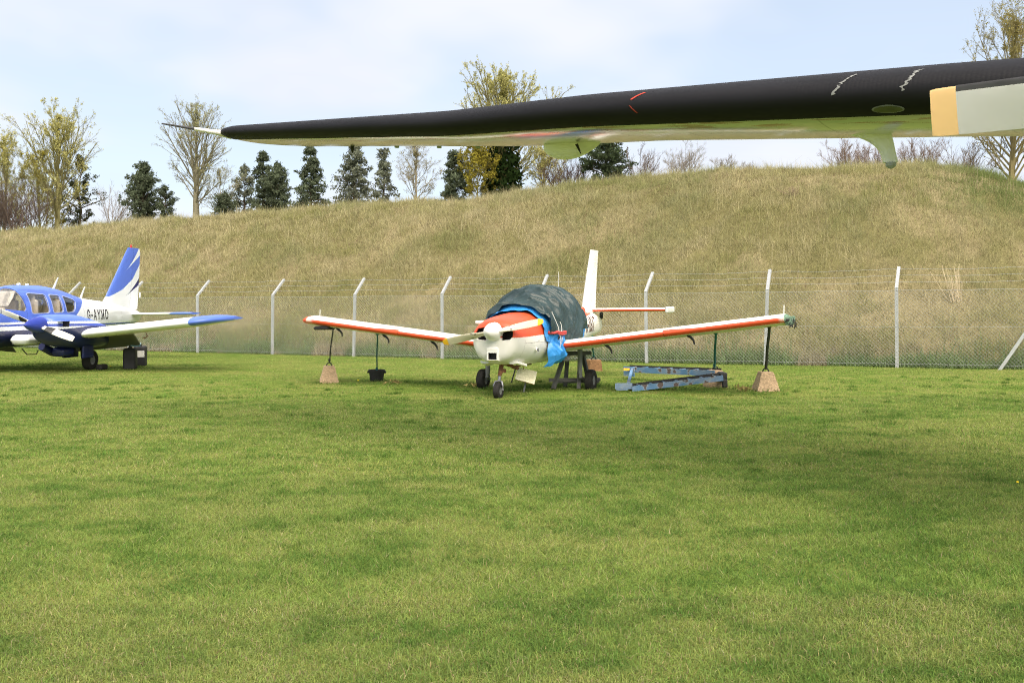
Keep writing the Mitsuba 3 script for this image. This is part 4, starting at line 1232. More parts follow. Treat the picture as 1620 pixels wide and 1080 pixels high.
def twin():
    k = thing('twin_aircraft', 'blue and white twin engined aircraft parked at the left edge of the lawn', 'aircraft')
    def R_(g): return man(body_loft(AT, 0.02, -9.25, 90, 72, 2.35, g))
    outer, inner = R_(0.0), R_(-0.028)
    lin = R_(-0.030) - R_(-0.042)
    lin = lin ^ man(box([-3.9, 0, 1.6], [3.6, 2, 1.5]))
    wins = [[(-3.30, 1.50), (-3.28, 1.94), (-3.34, 1.965), (-3.92, 1.945), (-3.97, 1.90), (-4.00, 1.52), (-3.95, 1.48), (-3.36, 1.47)],
            [(-4.15, 1.51), (-4.12, 1.90), (-4.17, 1.935), (-4.50, 1.92), (-4.55, 1.88), (-4.58, 1.53), (-4.53, 1.49), (-4.20, 1.48)],
            [(-4.72, 1.52), (-4.70, 1.88), (-4.75, 1.905), (-5.18, 1.81), (-5.25, 1.75), (-5.14, 1.55), (-5.06, 1.50), (-4.77, 1.48)]]
    shield = [(-2.30, 1.60), (-2.36, 1.90), (-2.75, 2.08), (-3.02, 2.10), (-3.07, 2.0), (-3.13, 1.60), (-3.08, 1.53), (-2.9, 1.545)]
    sides = ((0.02, 1.2), (-1.2, -0.02))
    cut = [man(extrude_xz(w, -1.2, 1.2)) for w in wins]
    cs = man(extrude_xz(shield, -1.2, 1.2)) - man(box([-2.6, 0, 2.0], [1.2, 0.045, 1.4]))
    shell = outer - inner
    for c in cut + [cs]:
        shell = shell - c; lin = lin - c
    put('fuselage', A(back(shell)), 'a_body', k, 35)
    put('cabin_lining', A(back(lin)), 'cabin_lining', k)
    glass = R_(-0.010) - R_(-0.012)
    for w, (ya, yb) in [(w, q) for w in wins for q in sides]:
        big = back(glass ^ man(extrude_xz(w, ya, yb)))
        pw = put('window', A(big), 'pane', k)
        # pale rubber surround, following the skin
        poly = Polygon(w)
        ringp = poly.buffer(0.015).difference(poly.buffer(-0.004))
        m = trimesh.creation.extrude_polygon(ringp, yb - ya, engine='earcut'); v = m.vertices
        rm = tm(np.column_stack([v[:, 0], ya + v[:, 2], v[:, 1]]), m.faces)
        if rm.volume < 0: rm.invert()
        put('frame', A(back((R_(0.006) - R_(-0.006)) ^ man(rm))), 'frame_grey', pw)
    for ya, yb in sides:
        put('windscreen', A(back(glass ^ cs ^ man(box([-2.7, (ya + yb) / 2, 1.8], [1.4, yb - ya, 1.0])))), 'pane', k)
    put('cabin_floor', A(cat(box([-3.9, 0, 0.98], [3.4, 1.0, 0.03]), box([-2.42, 0, 1.42], [0.05, 1.0, 0.42]))), 'seat_cloth', k)
    for x in (-3.45, -4.35):
        for y in (-0.27, 0.27):
            put('cabin_seat', A(cat(rbox([x, y, 1.22], [0.46, 0.44, 0.14], 0.05), rbox([x - 0.22, y, 1.52], [0.13, 0.44, 0.58], 0.05), rbox([x - 0.24, y, 1.86], [0.09, 0.26, 0.15], 0.04))), 'seat_cloth', k, 40)
    P = np.array([[[-2.62 - 0.26 * a + 0.05 * math.sin(b * 17), 0.46 - 0.92 * b, 1.66 + 0.36 * a] for b in np.linspace(0, 1, 60)] for a in np.linspace(0, 1, 24)])
    P[..., 0] += 0.10 * (meshkit.fbm(P * [5, 6, 6], 3, 3) - 0.5)
    put('sunshade', A(grid(P)), 'shade_foil', k, True)
    # fin and rudder
    zz = np.linspace(0, 1, 16)
    LE = np.column_stack([np.interp(zz, [0, 0.10, 0.2, 0.93, 1], [-7.0, -7.25, -7.42, -8.47, -8.58]), 0 * zz, 1.52 + 1.83 * zz])
    TE = np.interp(zz, [0, 0.05, 0.96, 1.0], [-9.12, -9.15, -9.27, -9.22])
    m, uv, P = foil(LE, np.column_stack([TE - LE[:, 0], 0 * zz, 0 * zz]), np.tile([0, 1.0, 0], (16, 1)), np.interp(zz, [0, .9, 1], [0.085, 0.085, 0.05]), 20)
    put('fin', A(m), 'a_fin', k, 40)
    put('beacon', A(lathe([(0, 0.0), (0, 0.03), (0.07, 0.028), (0.10, 0.0)], 12).apply_transform(trimesh.transformations.rotation_matrix(-math.pi / 2, [0, 1, 0])).apply_translation([-8.75, 0, 3.35])), 'beacon_red', k, 40)
    put('rudder_tab', A(cat(box([-9.27, 0, 1.95], [0.06, 0.02, 0.16]))), 'a_white', k)
    for sy in (1, -1):
        ys = np.linspace(0.05, 2.0, 12)
        LE = np.column_stack([-8.52 - 0.10 * (ys > 1.9), sy * ys, 1.385 + 0 * ys]); C = np.tile([-0.78, 0, 0.0], (12, 1)); C[-1] *= 0.8
        m, uv, P = foil(LE, C, np.tile([0, 0, 1.0], (12, 1)), 0.10, 16)
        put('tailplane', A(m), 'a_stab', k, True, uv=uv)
    letters('G-AYMO', 0.265, 0.69, -5.77, 1.268, side_fn(AT, 2.35), A, 'reg_black', k, 0.055)
    for b, t in (((-4.93, 0.0, 2.05), (-5.20, 0.0, 2.40)), ((-6.14, 0.0, 1.80), (-6.40, 0.0, 2.17))):
        w = 0.05
        m, uv, P = foil(np.array([b, t]), np.array([[-0.12, 0, 0], [-0.05, 0, 0]]), np.tile([0, 1.0, 0], (2, 1)), 0.22, 8)
        put('antenna', A(m), 'a_white', k, 40)
    for x in (-3.62, -3.95):
        put('roof_bump', A(rbox([x, 0.0, 2.19], [0.10, 0.07, 0.06], 0.025)), 'a_white', k, 40)
    # wings, flaps, nacelles, propellers, wheels
    for sy in (1, -1):
        ys = np.concatenate([np.linspace(0.45, 5.0, 20), [5.16, 5.30, 5.41, 5.48, 5.51]])
        q = np.clip((ys - 4.90) / 0.61, 0, 1)
        lex = -2.95 - 1.0 * (1 - np.sqrt(np.maximum(1 - q**2.2, 0.0)))
        tex = -4.72 + 0.35 * q**2 * 0.6
        LE = np.column_stack([lex, sy * ys, 0.83 + 0.093 * (ys - 0.6) + 0.02 * q])
        C = np.column_stack([np.minimum(tex - lex, -0.12), 0 * ys, -0.01 + 0 * ys])
        m, uv, P = foil(LE, C, np.tile(unit([0, -sy * 0.09, 1.0]), (len(ys), 1)), 0.135, 26, 0.015)
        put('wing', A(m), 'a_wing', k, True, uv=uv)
        # lowered flap
        fy = np.linspace(0.75, 2.72, 6)
        LEf = np.column_stack([-4.25 + 0 * fy, sy * fy, 0.83 + 0.093 * (fy - 0.6) - 0.085]); Cf = np.tile([-0.36, 0, -0.30], (6, 1))
        m, uv, P = foil(LEf, Cf, np.tile(unit([-0.64, 0, 0.77]), (6, 1)), 0.10, 10)
        put('flap', A(m), 'flap_under', k, 40)
        NT = [(-2.00, 0.21, 1.40, 1.02, 1.21), (-2.12, 0.33, 1.43, 0.86, 1.20), (-2.4, 0.40, 1.455, 0.74, 1.19), (-2.9, 0.43, 1.45, 0.66, 1.17), (-3.5, 0.42, 1.36, 0.62, 1.10), (-4.2, 0.34, 1.20, 0.62, 1.0), (-4.9, 0.16, 1.05, 0.72, 0.92), (-5.2, 0.03, 0.97, 0.84, 0.90)]
        nac = man(body_loft(NT, -2.0, -5.2, 50, 44, 2.5)).translate([0, sy * 1.73, 0])
        nac = nac - man(box([-2.34, sy * (1.73 + 0.36), 1.225], [0.40, 0.30, 0.135]))
        put('nacelle', A(back(nac)), 'a_nac', k, 38)
        put('air_outlet', A(cat(box([-2.40, sy * (1.73 + 0.20), 1.225], [0.28, 0.012, 0.13]), box([-2.535, sy * 2.0, 1.225], [0.012, 0.2, 0.13]))), 'black', k)
        put('spinner', A(lathe([(-2.03, 0.02), (-2.03, 0.18), (-1.97, 0.187), (-1.85, 0.178), (-1.70, 0.145), (-1.56, 0.09), (-1.46, 0.04), (-1.42, 0.0)], 28).apply_translation([0, sy * 1.73, 1.225])), 'dark_blue', k, 40)
        ang = math.radians(-19.5)
        for a in (ang, ang + math.pi):
            m, uv = blade_mesh(0.14, 0.98, [-1.86, sy * 1.73, 1.225], a, 0.165, 46, 22, square=1.15)
            put('propeller_blade', A(m), 'a_blade', k, True, uv=uv)
        g = float(A.ground(-3.9, sy * 1.77))
        wheel([-3.9, sy * 1.77, g + 0.235], 1, 0.255, 0.18, A, k)
        put('main_leg', A(cat(tube([[-3.78, sy * 1.62, 0.75], [-3.84, sy * 1.62, g + 0.28]], [0.055, 0.045], 10), tube([[-3.84, sy * 1.62, g + 0.25], [-3.9, sy * 1.77, g + 0.235]], 0.035, 8))), 'navy', k, 40)
        put('gear_door', A(rbox([-3.55, sy * 1.47, 0.56], [0.62, 0.05, 0.34], 0.02)), 'navy', k, 40)
        put('gear_door', A(rbox([-3.52, sy * 1.95, 0.53], [0.44, 0.05, 0.30], 0.02)), 'navy', k, 40)
        put('exhaust', A(cat(tube([[-2.6, sy * 1.35, 0.70], [-3.0, sy * 1.36, 0.55], [-3.35, sy * 1.38, 0.50]], [0.09, 0.10, 0.085], 12), rbox([-3.05, sy * 1.60, 0.56], [0.5, 0.34, 0.22], 0.08))), 'navy', k, 40)
    put('wing_root_fairing', A(rbox([-2.72, 0.86, 0.86], [0.60, 0.50, 0.24], 0.11)), 'a_white', k, 40)
    g = float(A.ground(-1.5, 0))
    wheel([-1.45, 0, g + 0.2], 1, 0.21, 0.15, A, k)
    put('nose_leg', A(cat(tube([[-1.40, 0, 0.75], [-1.45, 0.0, g + 0.3]], 0.05, 10), rbox([-1.7, 0.12, 0.52], [0.7, 0.05, 0.32], 0.02), tube([[-1.45, 0.1, g + 0.32], [-1.45, 0.1, g + 0.18]], 0.025, 8))), 'navy', k, 40)
    put('step', A(tube([[-2.9, 0.62, 0.64], [-2.92, 0.74, 0.50], [-2.98, 0.95, 0.50], [-2.98, 1.0, 0.60]], 0.014, 6)), 'black', k)
    put('tie_down_hook', A(tube([[-3.4, 3.55, 0.98], [-3.4, 3.58, 0.90], [-3.42, 3.52, 0.86], [-3.42, 3.45, 0.87]], 0.016, 6)), 'rust', k)
    put('tip_lamp', A(cat(rbox([-3.75, 4.9, 1.16], [0.16, 0.05, 0.05], 0.015))), 'rust', k)


paint('beacon_red', (0.45, 0.03, 0.02), 0.3)


CAN = []


def small_left():
    # black plastic drums tied under the flap of the blue aircraft, and the wheel chock
    f = A
    for i, (px, py, rz, lab) in enumerate(((205, 594, 0.35, 'black plastic water container on the left, in front of its white labelled twin'), (221, 589, 0.35, 'black plastic water container with white label, tied under the blue aircraft wing'))):
        k = thing('water_container', lab, 'container')
        w3 = gp(px, py); dd = w3[:2] - f.o + [0, 0.12]; x, y = float(dd @ f.hd) + f.x0, float(dd @ f.lf)
        CAN.append((x, y)); g = float(f.ground(x, y)) - 0.02
        c, s = math.cos(rz), math.sin(rz)
        put('body', f(cat(rbox([x, y, g + 0.26], [0.34, 0.30, 0.54], 0.05, rz))), 'black', k, 40)
        put('handle', f(cat(tube([[x - 0.1 * c, y - 0.1 * s, g + 0.50], [x - 0.08 * c, y - 0.08 * s, g + 0.57], [x + 0.08 * c, y + 0.08 * s, g + 0.57], [x + 0.1 * c, y + 0.1 * s, g + 0.50]], 0.022, 8))), 'black', k, 40)
        put('cap', f(lathe([(0, 0.0), (0, 0.04), (0.05, 0.04), (0.05, 0.0)], 14).apply_transform(trimesh.transformations.rotation_matrix(-math.pi / 2, [0, 1, 0])).apply_translation([x + 0.10 * c, y + 0.10 * s, g + 0.51])), 'black', k, 40)
        if i == 1:
            # its label faces forward, towards the lens
            m = box([0.173, 0.035, 0.33], [0.004, 0.19, 0.17]); m2 = box([0.173, -0.115, 0.335], [0.004, 0.05, 0.16])
            R3 = trimesh.transformations.rotation_matrix(rz, [0, 0, 1])
            for q in (m, m2): q.apply_transform(R3); q.apply_translation([x, y, g])
            put('label', f(m), 'paper', k, text='white paper label'); put('label', f(m2), 'paper', k, text='narrow white paper label')
    k = thing('blue_rope', 'pale blue rope tying the black water containers to the wing', 'rope')
    g = float(f.ground(-4.8, 2.3))
    put('strand', f(cat(*[tube([[-4.60, CAN[0][1] + 0.12, 0.62], [(x - 4.6) / 2, (y + CAN[0][1] + 0.1) / 2, 0.62], [x, y, g + 0.57]], 0.016, 6) for x, y in CAN])), 'pale_rope', k)
    k = thing('wheel_chock', 'small black chock beside the wheel of the blue aircraft', 'chock')
    g = float(f.ground(-3.9, 2.1))
    put('block', f(rbox([-3.95, 2.06, g + 0.06], [0.30, 0.16, 0.14], 0.03)), 'rubber', k, 40)


paint('paper', grain((0.68, 0.68, 0.64), 0.1, 20.0), 0.6)
paint('pale_rope', grain((0.22, 0.40, 0.55), 0.2, 20.0), 0.8)

# ------------------------------------------------------------------ the big wing overhead
WS = np.array([math.cos(math.radians(40)), -math.sin(math.radians(40)), 0.0])     # from tip to root
WF = np.array([-math.sin(math.radians(40)), -math.cos(math.radians(40)), 0.0])    # forward
WTIP = np.array([-3.80, 13.20, 0.0])


def wing_le(s):
    s = np.asarray(s, float)
    z = np.interp(s, [-0.5, 0, 3.86, 5.68, 8.91, 14], [3.87, 3.81, 3.515, 3.44, 3.225, 2.83])
    return WTIP + s[..., None] * WS + np.stack([0 * s, 0 * s, z], -1)


def wing_chord(s): return 1.45 + 0.105 * s
def wing_thick(s): return 0.205 + 0.032 * s


def big_under(p, n, uv):
    s, v = uv.x, uv.y
    c = mi.Color3f(0.62, 0.63, 0.61) * (0.9 + 0.15 * fbm(s * 1.2, v * 8, 0.0, 3))
    j = sstep(0.012, 0.004, dr.abs(s - dr.floor(s / 1.35) * 1.35 - 0.7)) * 0.5 + sstep(0.008, 0.003, dr.abs(v + 0.62)) * 0.6 + sstep(0.010, 0.004, dr.abs(v + 1.15)) * 0.6
    chip = sstep(0.60, 0.66, fbm(s * 3.0, v * 30, 5.0, 3)) * sstep(-0.52, -0.40, v)
    c = mix(c, mi.Color3f(0.30, 0.10, 0.06), chip * 0.7)
    return c * (1 - 0.6 * dr.clip(j, 0, 1))


def boot_fn(p, n, uv):
    s, v = uv.x, uv.y
    return mi.Color3f(0.008, 0.008, 0.010) * (0.7 + 0.7 * fbm(s * 2, v * 12, 0.0, 3))


def boot_h(p, n, uv):
    s, v = uv.x, uv.y
    rib = dr.abs(dr.sin(s * math.pi / 0.034))
    return rib * (0.25 + 0.75 * sstep(8.6, 8.75, s) + 0.5 * sstep(5.5, 5.6, s) * sstep(7.95, 7.9, s)) + 0.3 * fbm(s * 9, v * 9, 0.0, 2)


scene['big_metal'] = {'type': 'twosided', 'b': {'type': 'principled', 'base_color': mikit.proc(big_under), 'roughness': 0.16, 'metallic': 0.80, 'specular': 0.6}}
scene['boot'] = {'type': 'twosided', 'b': {'type': 'bumpmap', 'scale': 0.0011, 't': mikit.proc(boot_h, 2e-3), 'b': {'type': 'principled', 'base_color': mikit.proc(boot_fn), 'roughness': 0.62, 'specular': 0.25}}}
paint('blade_grey', grain((0.60, 0.60, 0.60), 0.07, 5.0), 0.45)
paint('orange_tip', grain((0.86, 0.57, 0.27), 0.05, 5.0), 0.5)
paint('boot_black', grain((0.05, 0.05, 0.055), 0.3, 9.0), 0.6)
paint('scuff', grain((0.22, 0.23, 0.22), 0.4, 30.0), 0.7)
paint('mark_red', grain((0.55, 0.05, 0.025), 0.2, 20.0), 0.6)
scene['bright_metal'] = {'type': 'twosided', 'b': {'type': 'principled', 'base_color': mikit.proc(grain((0.84, 0.84, 0.82), 0.10, 5.0)), 'roughness': 0.42, 'metallic': 0.0, 'specular': 0.6}}
paint('plate_green', grain((0.085, 0.095, 0.035), 0.5, 18.0), 0.6)


def airliner():
    k = thing('large_aircraft', 'long aircraft wing with black leading edge and grey propeller blade, overhead at the right', 'aircraft')
    ss = np.concatenate([np.linspace(-0.38, 0.07, 14), np.linspace(0.2, 11.2, 60)])
    q = np.clip(1 - (ss + 0.38) / 0.45, 0, 1)
    LE = wing_le(ss)
    sw = 0.62 * (1 - np.sqrt(np.maximum(1 - q**2, 0.0)))
    C0 = wing_chord(ss)
    LE = LE - WF * sw[:, None]
    ch = np.maximum(C0 - sw * 1.35, 0.25)
    C = -WF[None] * ch[:, None] + np.array([0, 0, -1.0]) * (ch * 0.012)[:, None]
    th = wing_thick(ss) / C0 * np.interp(q, [0, 1], [1, 0.75]) * C0 / ch * np.interp(q, [0, .8, 1], [1, .8, .45])
    U = np.tile([0, 0, 1.0], (len(ss), 1))
    m, uv, P = foil(LE, C, U, th, 40, 0.012)
    put('wing', m, 'big_metal', k, True, uv=uv)
    # rubber de-icing boot: a skin over the nose of the wing, proud of it
    mm = 40
    idx = np.arange(mm - 1 - 14, mm - 1 + 12)          # from the upper surface round to the lower
    d = np.linalg.norm(np.diff(P, axis=1), axis=-1)
    arc = np.concatenate([np.zeros((len(ss), 1)), np.cumsum(d, 1)], 1); arc = arc[:, mm - 1:mm] - arc
    lo = -(0.20 + 0.007 * ss); hi = 0.55 + 0 * ss
    nrow = 34
    Q = np.zeros((len(ss), nrow, 3)); V = np.zeros((len(ss), nrow))
    for i in range(len(ss)):
        t = np.linspace(hi[i], lo[i], nrow)
        for c in range(3): Q[i, :, c] = np.interp(-t, -arc[i], P[i, :, c])
        V[i] = t
    g = grid(Q); f = g.faces
    nn = np.zeros_like(g.vertices); fn = np.cross(g.vertices[f[:, 1]] - g.vertices[f[:, 0]], g.vertices[f[:, 2]] - g.vertices[f[:, 0]])
    for c in range(3): np.add.at(nn, f[:, c], fn)
    nn = unit(nn)
    mid = LE + C * 0.3
    sg = np.sign((nn * (g.vertices - np.repeat(mid, nrow, 0))).sum(1).mean())
    nn = nn * sg
    outer = g.vertices + nn * 0.008
    bu = np.column_stack([np.repeat(np.concatenate([[0], np.cumsum(np.linalg.norm(np.diff(LE, axis=0), axis=1))]), nrow), V.ravel()])
    # rim down to the skin on the lower edge
    low = np.arange(len(ss)) * nrow + nrow - 1
    e0 = outer[low]; e1 = g.vertices[low]
    rim = grid(np.stack([e0, e1], 1))
    vv = np.vstack([outer, rim.vertices]); ff = np.vstack([f, rim.faces + len(outer)])
    uu = np.vstack([bu, np.repeat(bu[low], 2, 0)])
    put('deicing_boot', tm(vv, ff), 'boot', k, True, uv=uu)

    def on(s, v, lift=0.012):
        """a point on the skin at span s, v metres round the nose (positive above), lifted off it"""
        i = int(np.clip(np.searchsorted(ss, s), 1, len(ss) - 1)); w = (s - ss[i - 1]) / (ss[i] - ss[i - 1])
        p = [np.array([np.interp(-v, -arc[j], P[j, :, c]) for c in range(3)]) for j in (i - 1, i)]
        p2 = [np.array([np.interp(-v + 0.004, -arc[j], P[j, :, c]) for c in range(3)]) for j in (i - 1, i)]
        a = p[0] * (1 - w) + p[1] * w; b = p2[0] * (1 - w) + p2[1] * w
        n = unit(np.cross(unit(p[1] - p[0]), unit(b - a)))
        if n @ (a - (LE[i] + C[i] * 0.3)) < 0: n = -n
        return a + n * lift

    def band(s0, v0, s1, v1, w, mat, name, n=16, jag=0.0, seed=1, lift=0.012, text=None):
        rng = np.random.default_rng(seed)
        rows = []
        for t in np.linspace(0, 1, n):
            j = rng.normal(0, jag)
            ww = w * (1 + rng.normal(0, 0.5) * (jag > 0))
            s = s0 + (s1 - s0) * t + j; v = v0 + (v1 - v0) * t
            rows.append([on(s - ww / 2, v, lift), on(s + ww / 2, v, lift)])
        put(name, grid(np.array(rows)), mat, k, text=text)
    band(6.44, 0.15, 6.34, 0.05, 0.026, 'mark_red', 'paint_mark', text='red paint mark across the boot')
    band(6.33, 0.0, 6.40, -0.07, 0.010, 'mark_red', 'paint_mark')
    band(8.36, 0.20, 8.22, -0.02, 0.020, 'scuff', 'scuffed_joint', 22, 0.009, 2)
    band(8.86, 0.20, 8.76, -0.02, 0.020, 'scuff', 'scuffed_joint', 22, 0.009, 3)
    # oval plate low on the boot
    def oval(a, b, lift):
        cs, cv = 8.62, -0.165
        pts = [on(cs, cv, lift)] + [on(cs + a * math.cos(t), cv + b * math.sin(t), lift) for t in np.linspace(0, 2 * math.pi, 29)[:-1]]
        return tm(np.array(pts), [[0, 1 + i, 1 + (i + 1) % 28] for i in range(28)])
    pl = put('oval_plate', oval(0.125, 0.047, 0.013), 'scuff', k)
    put('centre', oval(0.110, 0.038, 0.016), 'plate_green', pl)
    # probe on the wing tip
    b = LE[4] + np.array([0, 0, -0.01])
    d = unit(WF + np.array([-0.10, 0, 0.02]))
    put('tip_probe', tube([b - d * 0.12, b + d * 0.10, b + d * 0.42], [0.060, 0.034, 0.022], 12), 'white_paint', k, 40)
    put('probe_needle', tube([b + d * 0.42, b + d * 0.86], [0.018, 0.010], 8), 'boot_black', k, 40)

    def under(s, c):
        """a point on the lower skin at span s and chord fraction c"""
        col = lambda M: np.array([np.interp(s, ss, M[:, a]) for a in range(3)])
        return col(LE) + col(C) * c - np.array([0, 0, wing_thick(s) * 0.475 * (1 if c < 0.45 else 1 - (c - 0.45) / 0.62)])
    # blister fairing under the wing: a half teardrop hung below the skin
    o = under(4.78, 0.62)
    L0, n = 0.78, 26
    rings = []
    for t in np.linspace(0.0, 1.0, n):
        w = (math.sin(math.pi * t ** 0.8)) ** 0.75 if 0 < t < 1 else 0.0
        a = np.linspace(0, 2 * np.pi, 24, endpoint=False)
        wy, dz = 0.14 * w + 0.002, 0.155 * w + 0.003
        c = o + WS * (L0 * (t - 0.5))
        rings.append(c - WF[None] * (wy * np.cos(a))[:, None] + np.array([0, 0, 1.0])[None] * (np.where(np.sin(a) < 0, dz, 0.05) * np.sin(a))[:, None])
    put('blister_fairing', loft(rings), 'bright_metal', k, 50)
    put('blister_vent', tube([o + WS * 0.17 + WF * 0.145 + [0, 0, -0.03], o + WS * 0.20 + WF * 0.14 + [0, 0, -0.09], o + WS * 0.21 + WF * 0.12 + [0, 0, -0.13]], [0.016, 0.012, 0.004], 6), 'black', k)
    # fuel drain mast
    o = under(8.29, 0.40)
    zz = np.linspace(0, 1, 14)
    wch = 0.125 + 0.24 * (1 - zz) ** 3.0
    LEm = o[None] - WS[None] * (0.06 + 0.24 * (1 - zz) ** 3.2 - 0.07 * zz)[:, None] + WF[None] * 0.05 + np.array([0, 0, -1.0])[None] * (0.27 * zz - 0.05)[:, None]
    m2, uv2, P2 = foil(LEm, WS[None] * (wch)[:, None] , np.tile(-WF, (14, 1)), np.interp(zz, [0, .2, 1], [0.5, 0.6, 0.62]), 14)
    put('drain_mast', m2, 'bright_metal', k, 40)
    tipc = P2[-1].mean(0)
    put('mast_end', lathe([(0.0, 0.0), (0.0, 0.045), (0.03, 0.042), (0.045, 0.026), (0.055, 0.0)], 16).apply_transform(trimesh.transformations.rotation_matrix(math.pi / 2, [0, 1, 0])).apply_translation(tipc), 'galv', k, 40)
    o = under(1.25, 0.72)
    put('drain_pin', tube([o + [0, 0, 0.03], o + [0, 0, -0.03], o + [0, 0, -0.075]], [0.028, 0.026, 0.008], 8), 'black', k)
    for s in (1.9, 2.6, 3.2):
        o = under(s, 0.80)
        put('rivet_cover', rbox(o, [0.06, 0.05, 0.025], 0.01), 'galv', k)
    # propeller in front of the nacelle, one blade pointing along the wing into the picture
    tip = ray(1468, 175) * 6.3 + [0, 0, EYE]
    Rr = 1.95
    axis = WF
    hub = tip + WS * Rr * math.cos(math.radians(1.5)) + np.array([0, 0, -1]) * Rr * math.sin(math.radians(1.5)) * 0 + np.array([0, 0, 0.03])
    for qn in range(4):
        a = math.pi + qn * math.pi / 2
        e1 = WS * math.cos(a) + np.array([0, 0, 1.0]) * math.sin(a)
        e2 = np.cross(axis, e1)
        rs = np.concatenate([[0.18, 0.3], np.linspace(0.5, Rr - 0.10, 16), [Rr - 0.04, Rr - 0.012, Rr]])
        chd = np.interp(rs, [0.18, 0.4, 0.8, 1.2, Rr - 0.05, Rr - 0.02, Rr], [0.16, 0.22, 0.30, 0.305, 0.293, 0.288, 0.275])
        tw = np.radians(np.interp(rs, [0.18, 1.0, Rr], [50, 24, 12]))
        cv = e2[None] * np.cos(tw)[:, None] - axis[None] * np.sin(tw)[:, None]
        nu = e2[None] * np.sin(tw)[:, None] + axis[None] * np.cos(tw)[:, None]
        if qn == 0 and cv[0][2] > 0: cv = cv          # leading edge stays on top of the blade in view
        LEb = hub + e1[None] * rs[:, None] - cv * (chd / 2)[:, None]
        tk = np.interp(rs, [0.18, 0.4, 1.0, Rr], [0.7, 0.35, 0.11, 0.06])
        ks = int(np.searchsorted(rs, Rr - 0.10 + 1e-6))
        rs_cut = Rr - 0.155
        def part(r0, r1):
            rr_ = np.unique(np.concatenate([[r0, r1], rs[(rs > r0) & (rs < r1)]]))
            f_ = lambda arr: np.stack([np.interp(rr_, rs, arr[:, c]) for c in range(3)], -1)
            cc = f_(cv) * np.interp(rr_, rs, chd)[:, None]
            return foil(f_(LEb), cc, f_(nu), np.interp(rr_, rs, tk), 14)
        bm, _, BP = part(0.18, rs_cut)
        bk = put('propeller_blade', bm, 'blade_grey', k, 40)
        tmn, _, _ = part(rs_cut, Rr)
        put('tip', tmn, 'orange_tip', bk, 40)
        # rubber strip along its leading edge
        edge = BP[:, 14 - 4:14 + 3]
        sel = [i for i in range(len(edge)) if 0.5 < i / len(edge) < 0.99]
        er = edge[sel]
        cen = BP[sel].mean(1)[:, None]
        mtop = 14 - 1
        er = er + unit(er - cen) * 0.004
        put('edge_strip', grid(er), 'boot_black', bk, 40)
    put('propeller_hub', lathe([(-0.35, 0.0), (-0.35, 0.30), (0.0, 0.27), (0.25, 0.19), (0.42, 0.08), (0.46, 0.0)], 28).apply_transform(np.vstack([np.column_stack([axis, -WS, [0, 0, 1], hub]), [0, 0, 0, 1]])), 'blade_grey', k, 40)
    nr = lathe([(-0.36, 0.0), (-0.36, 0.34), (-0.55, 0.42), (-1.2, 0.46), (-2.0, 0.36), (-2.6, 0.16), (-2.8, 0.0)], 32).apply_transform(np.vstack([np.column_stack([axis, -WS, [0, 0, 1], hub]), [0, 0, 0, 1]]))
    if nr.volume < 0: nr.invert()
    put('engine_nacelle', nr, 'bright_metal', k, 40)
    # undercarriage leg beneath the nacelle, outside the picture
    w = hub - axis * 1.6; gw = float(gz(w[0], w[1]))
    put('main_leg', tube([w + [0, 0, -0.4], [w[0], w[1], gw + 0.45]], [0.09, 0.08], 12), 'galv', k, 40)
    for s in (-1, 1):
        c = np.array([w[0], w[1], gw + 0.44]) + WS * 0.24 * s
        t = lathe([(-0.12, 0.2), (-0.14, 0.36), (-0.08, 0.45), (0.08, 0.45), (0.14, 0.36), (0.12, 0.2)], 28).apply_transform(np.vstack([np.column_stack([WS, WF, [0, 0, 1], c]), [0, 0, 0, 1]]))
        put('main_wheel', t, 'rubber', k, 40)


# ------------------------------------------------------------------ things round the touring aircraft
paint('concrete', grain((0.42, 0.305, 0.195), 0.55, 42.0), 0.9, 0.2)
paint('concrete_dark', grain((0.27, 0.15, 0.075), 0.5, 30.0), 0.9, 0.2)


def fr_blue(p, n, uv):
    q = fbm(p.x * 7, p.y * 7, p.z * 7, 4)
    c = mix((0.17, 0.25, 0.37), (0.10, 0.21, 0.37), sstep(0.45, 0.6, fbm(p.x * 2.1, p.y * 2.1, p.z * 3, 3)))
    c = mix(c, mi.Color3f(0.27, 0.33, 0.38), sstep(0.52, 0.66, q) * 0.8)
    return mix(c, mi.Color3f(0.10, 0.05, 0.03), sstep(0.64, 0.70, q) * 0.85)


paint('frame_blue', fr_blue, 0.6, 0.4)
paint('frame_dark', grain((0.035, 0.035, 0.035), 0.4, 12.0), 0.85)


def sign_fn(p, n, uv):
    # rows of print too small to read: thin broken grey lines on cream card
    row = uv.y * 13.0
    ink = sstep(0.30, 0.36, row - dr.floor(row)) * sstep(0.72, 0.66, row - dr.floor(row))
    word = sstep(0.28, 0.32, mikit.noise(uv.x * 46.0, dr.floor(row) * 7.3, 0.0))
    m = sstep(0.10, 0.11, uv.x) * sstep(0.90, 0.89, uv.x) * sstep(0.12, 0.13, uv.y) * sstep(0.90, 0.89, uv.y)
    c = mi.Color3f(0.90, 0.86, 0.64) * (0.94 + 0.08 * fbm(p.x * 12, p.y * 12, p.z * 12, 2))
    return mix(c, mi.Color3f(0.62, 0.56, 0.36), ink * word * m * 0.8)


paint('sign_card', sign_fn, 0.45, 0.5)
paint('sign_edge', grain((0.45, 0.30, 0.14), 0.3, 20.0), 0.7)
paint('petal', (0.80, 0.60, 0.02), 0.7)
paint('dead_leaf', grain((0.46, 0.36, 0.14), 0.3, 20.0), 0.8)


def gp(px, py):
    d = ray(px, py); t = 20.0
    for _ in range(50):
        t += (EYE + t * d[2] - float(gz(t * d[0], t))) / max(-d[2], 1e-3) * 0.7
    p = np.array([0, 0, EYE]) + t * d
    p[2] = float(gz(p[0], p[1]))
    return p


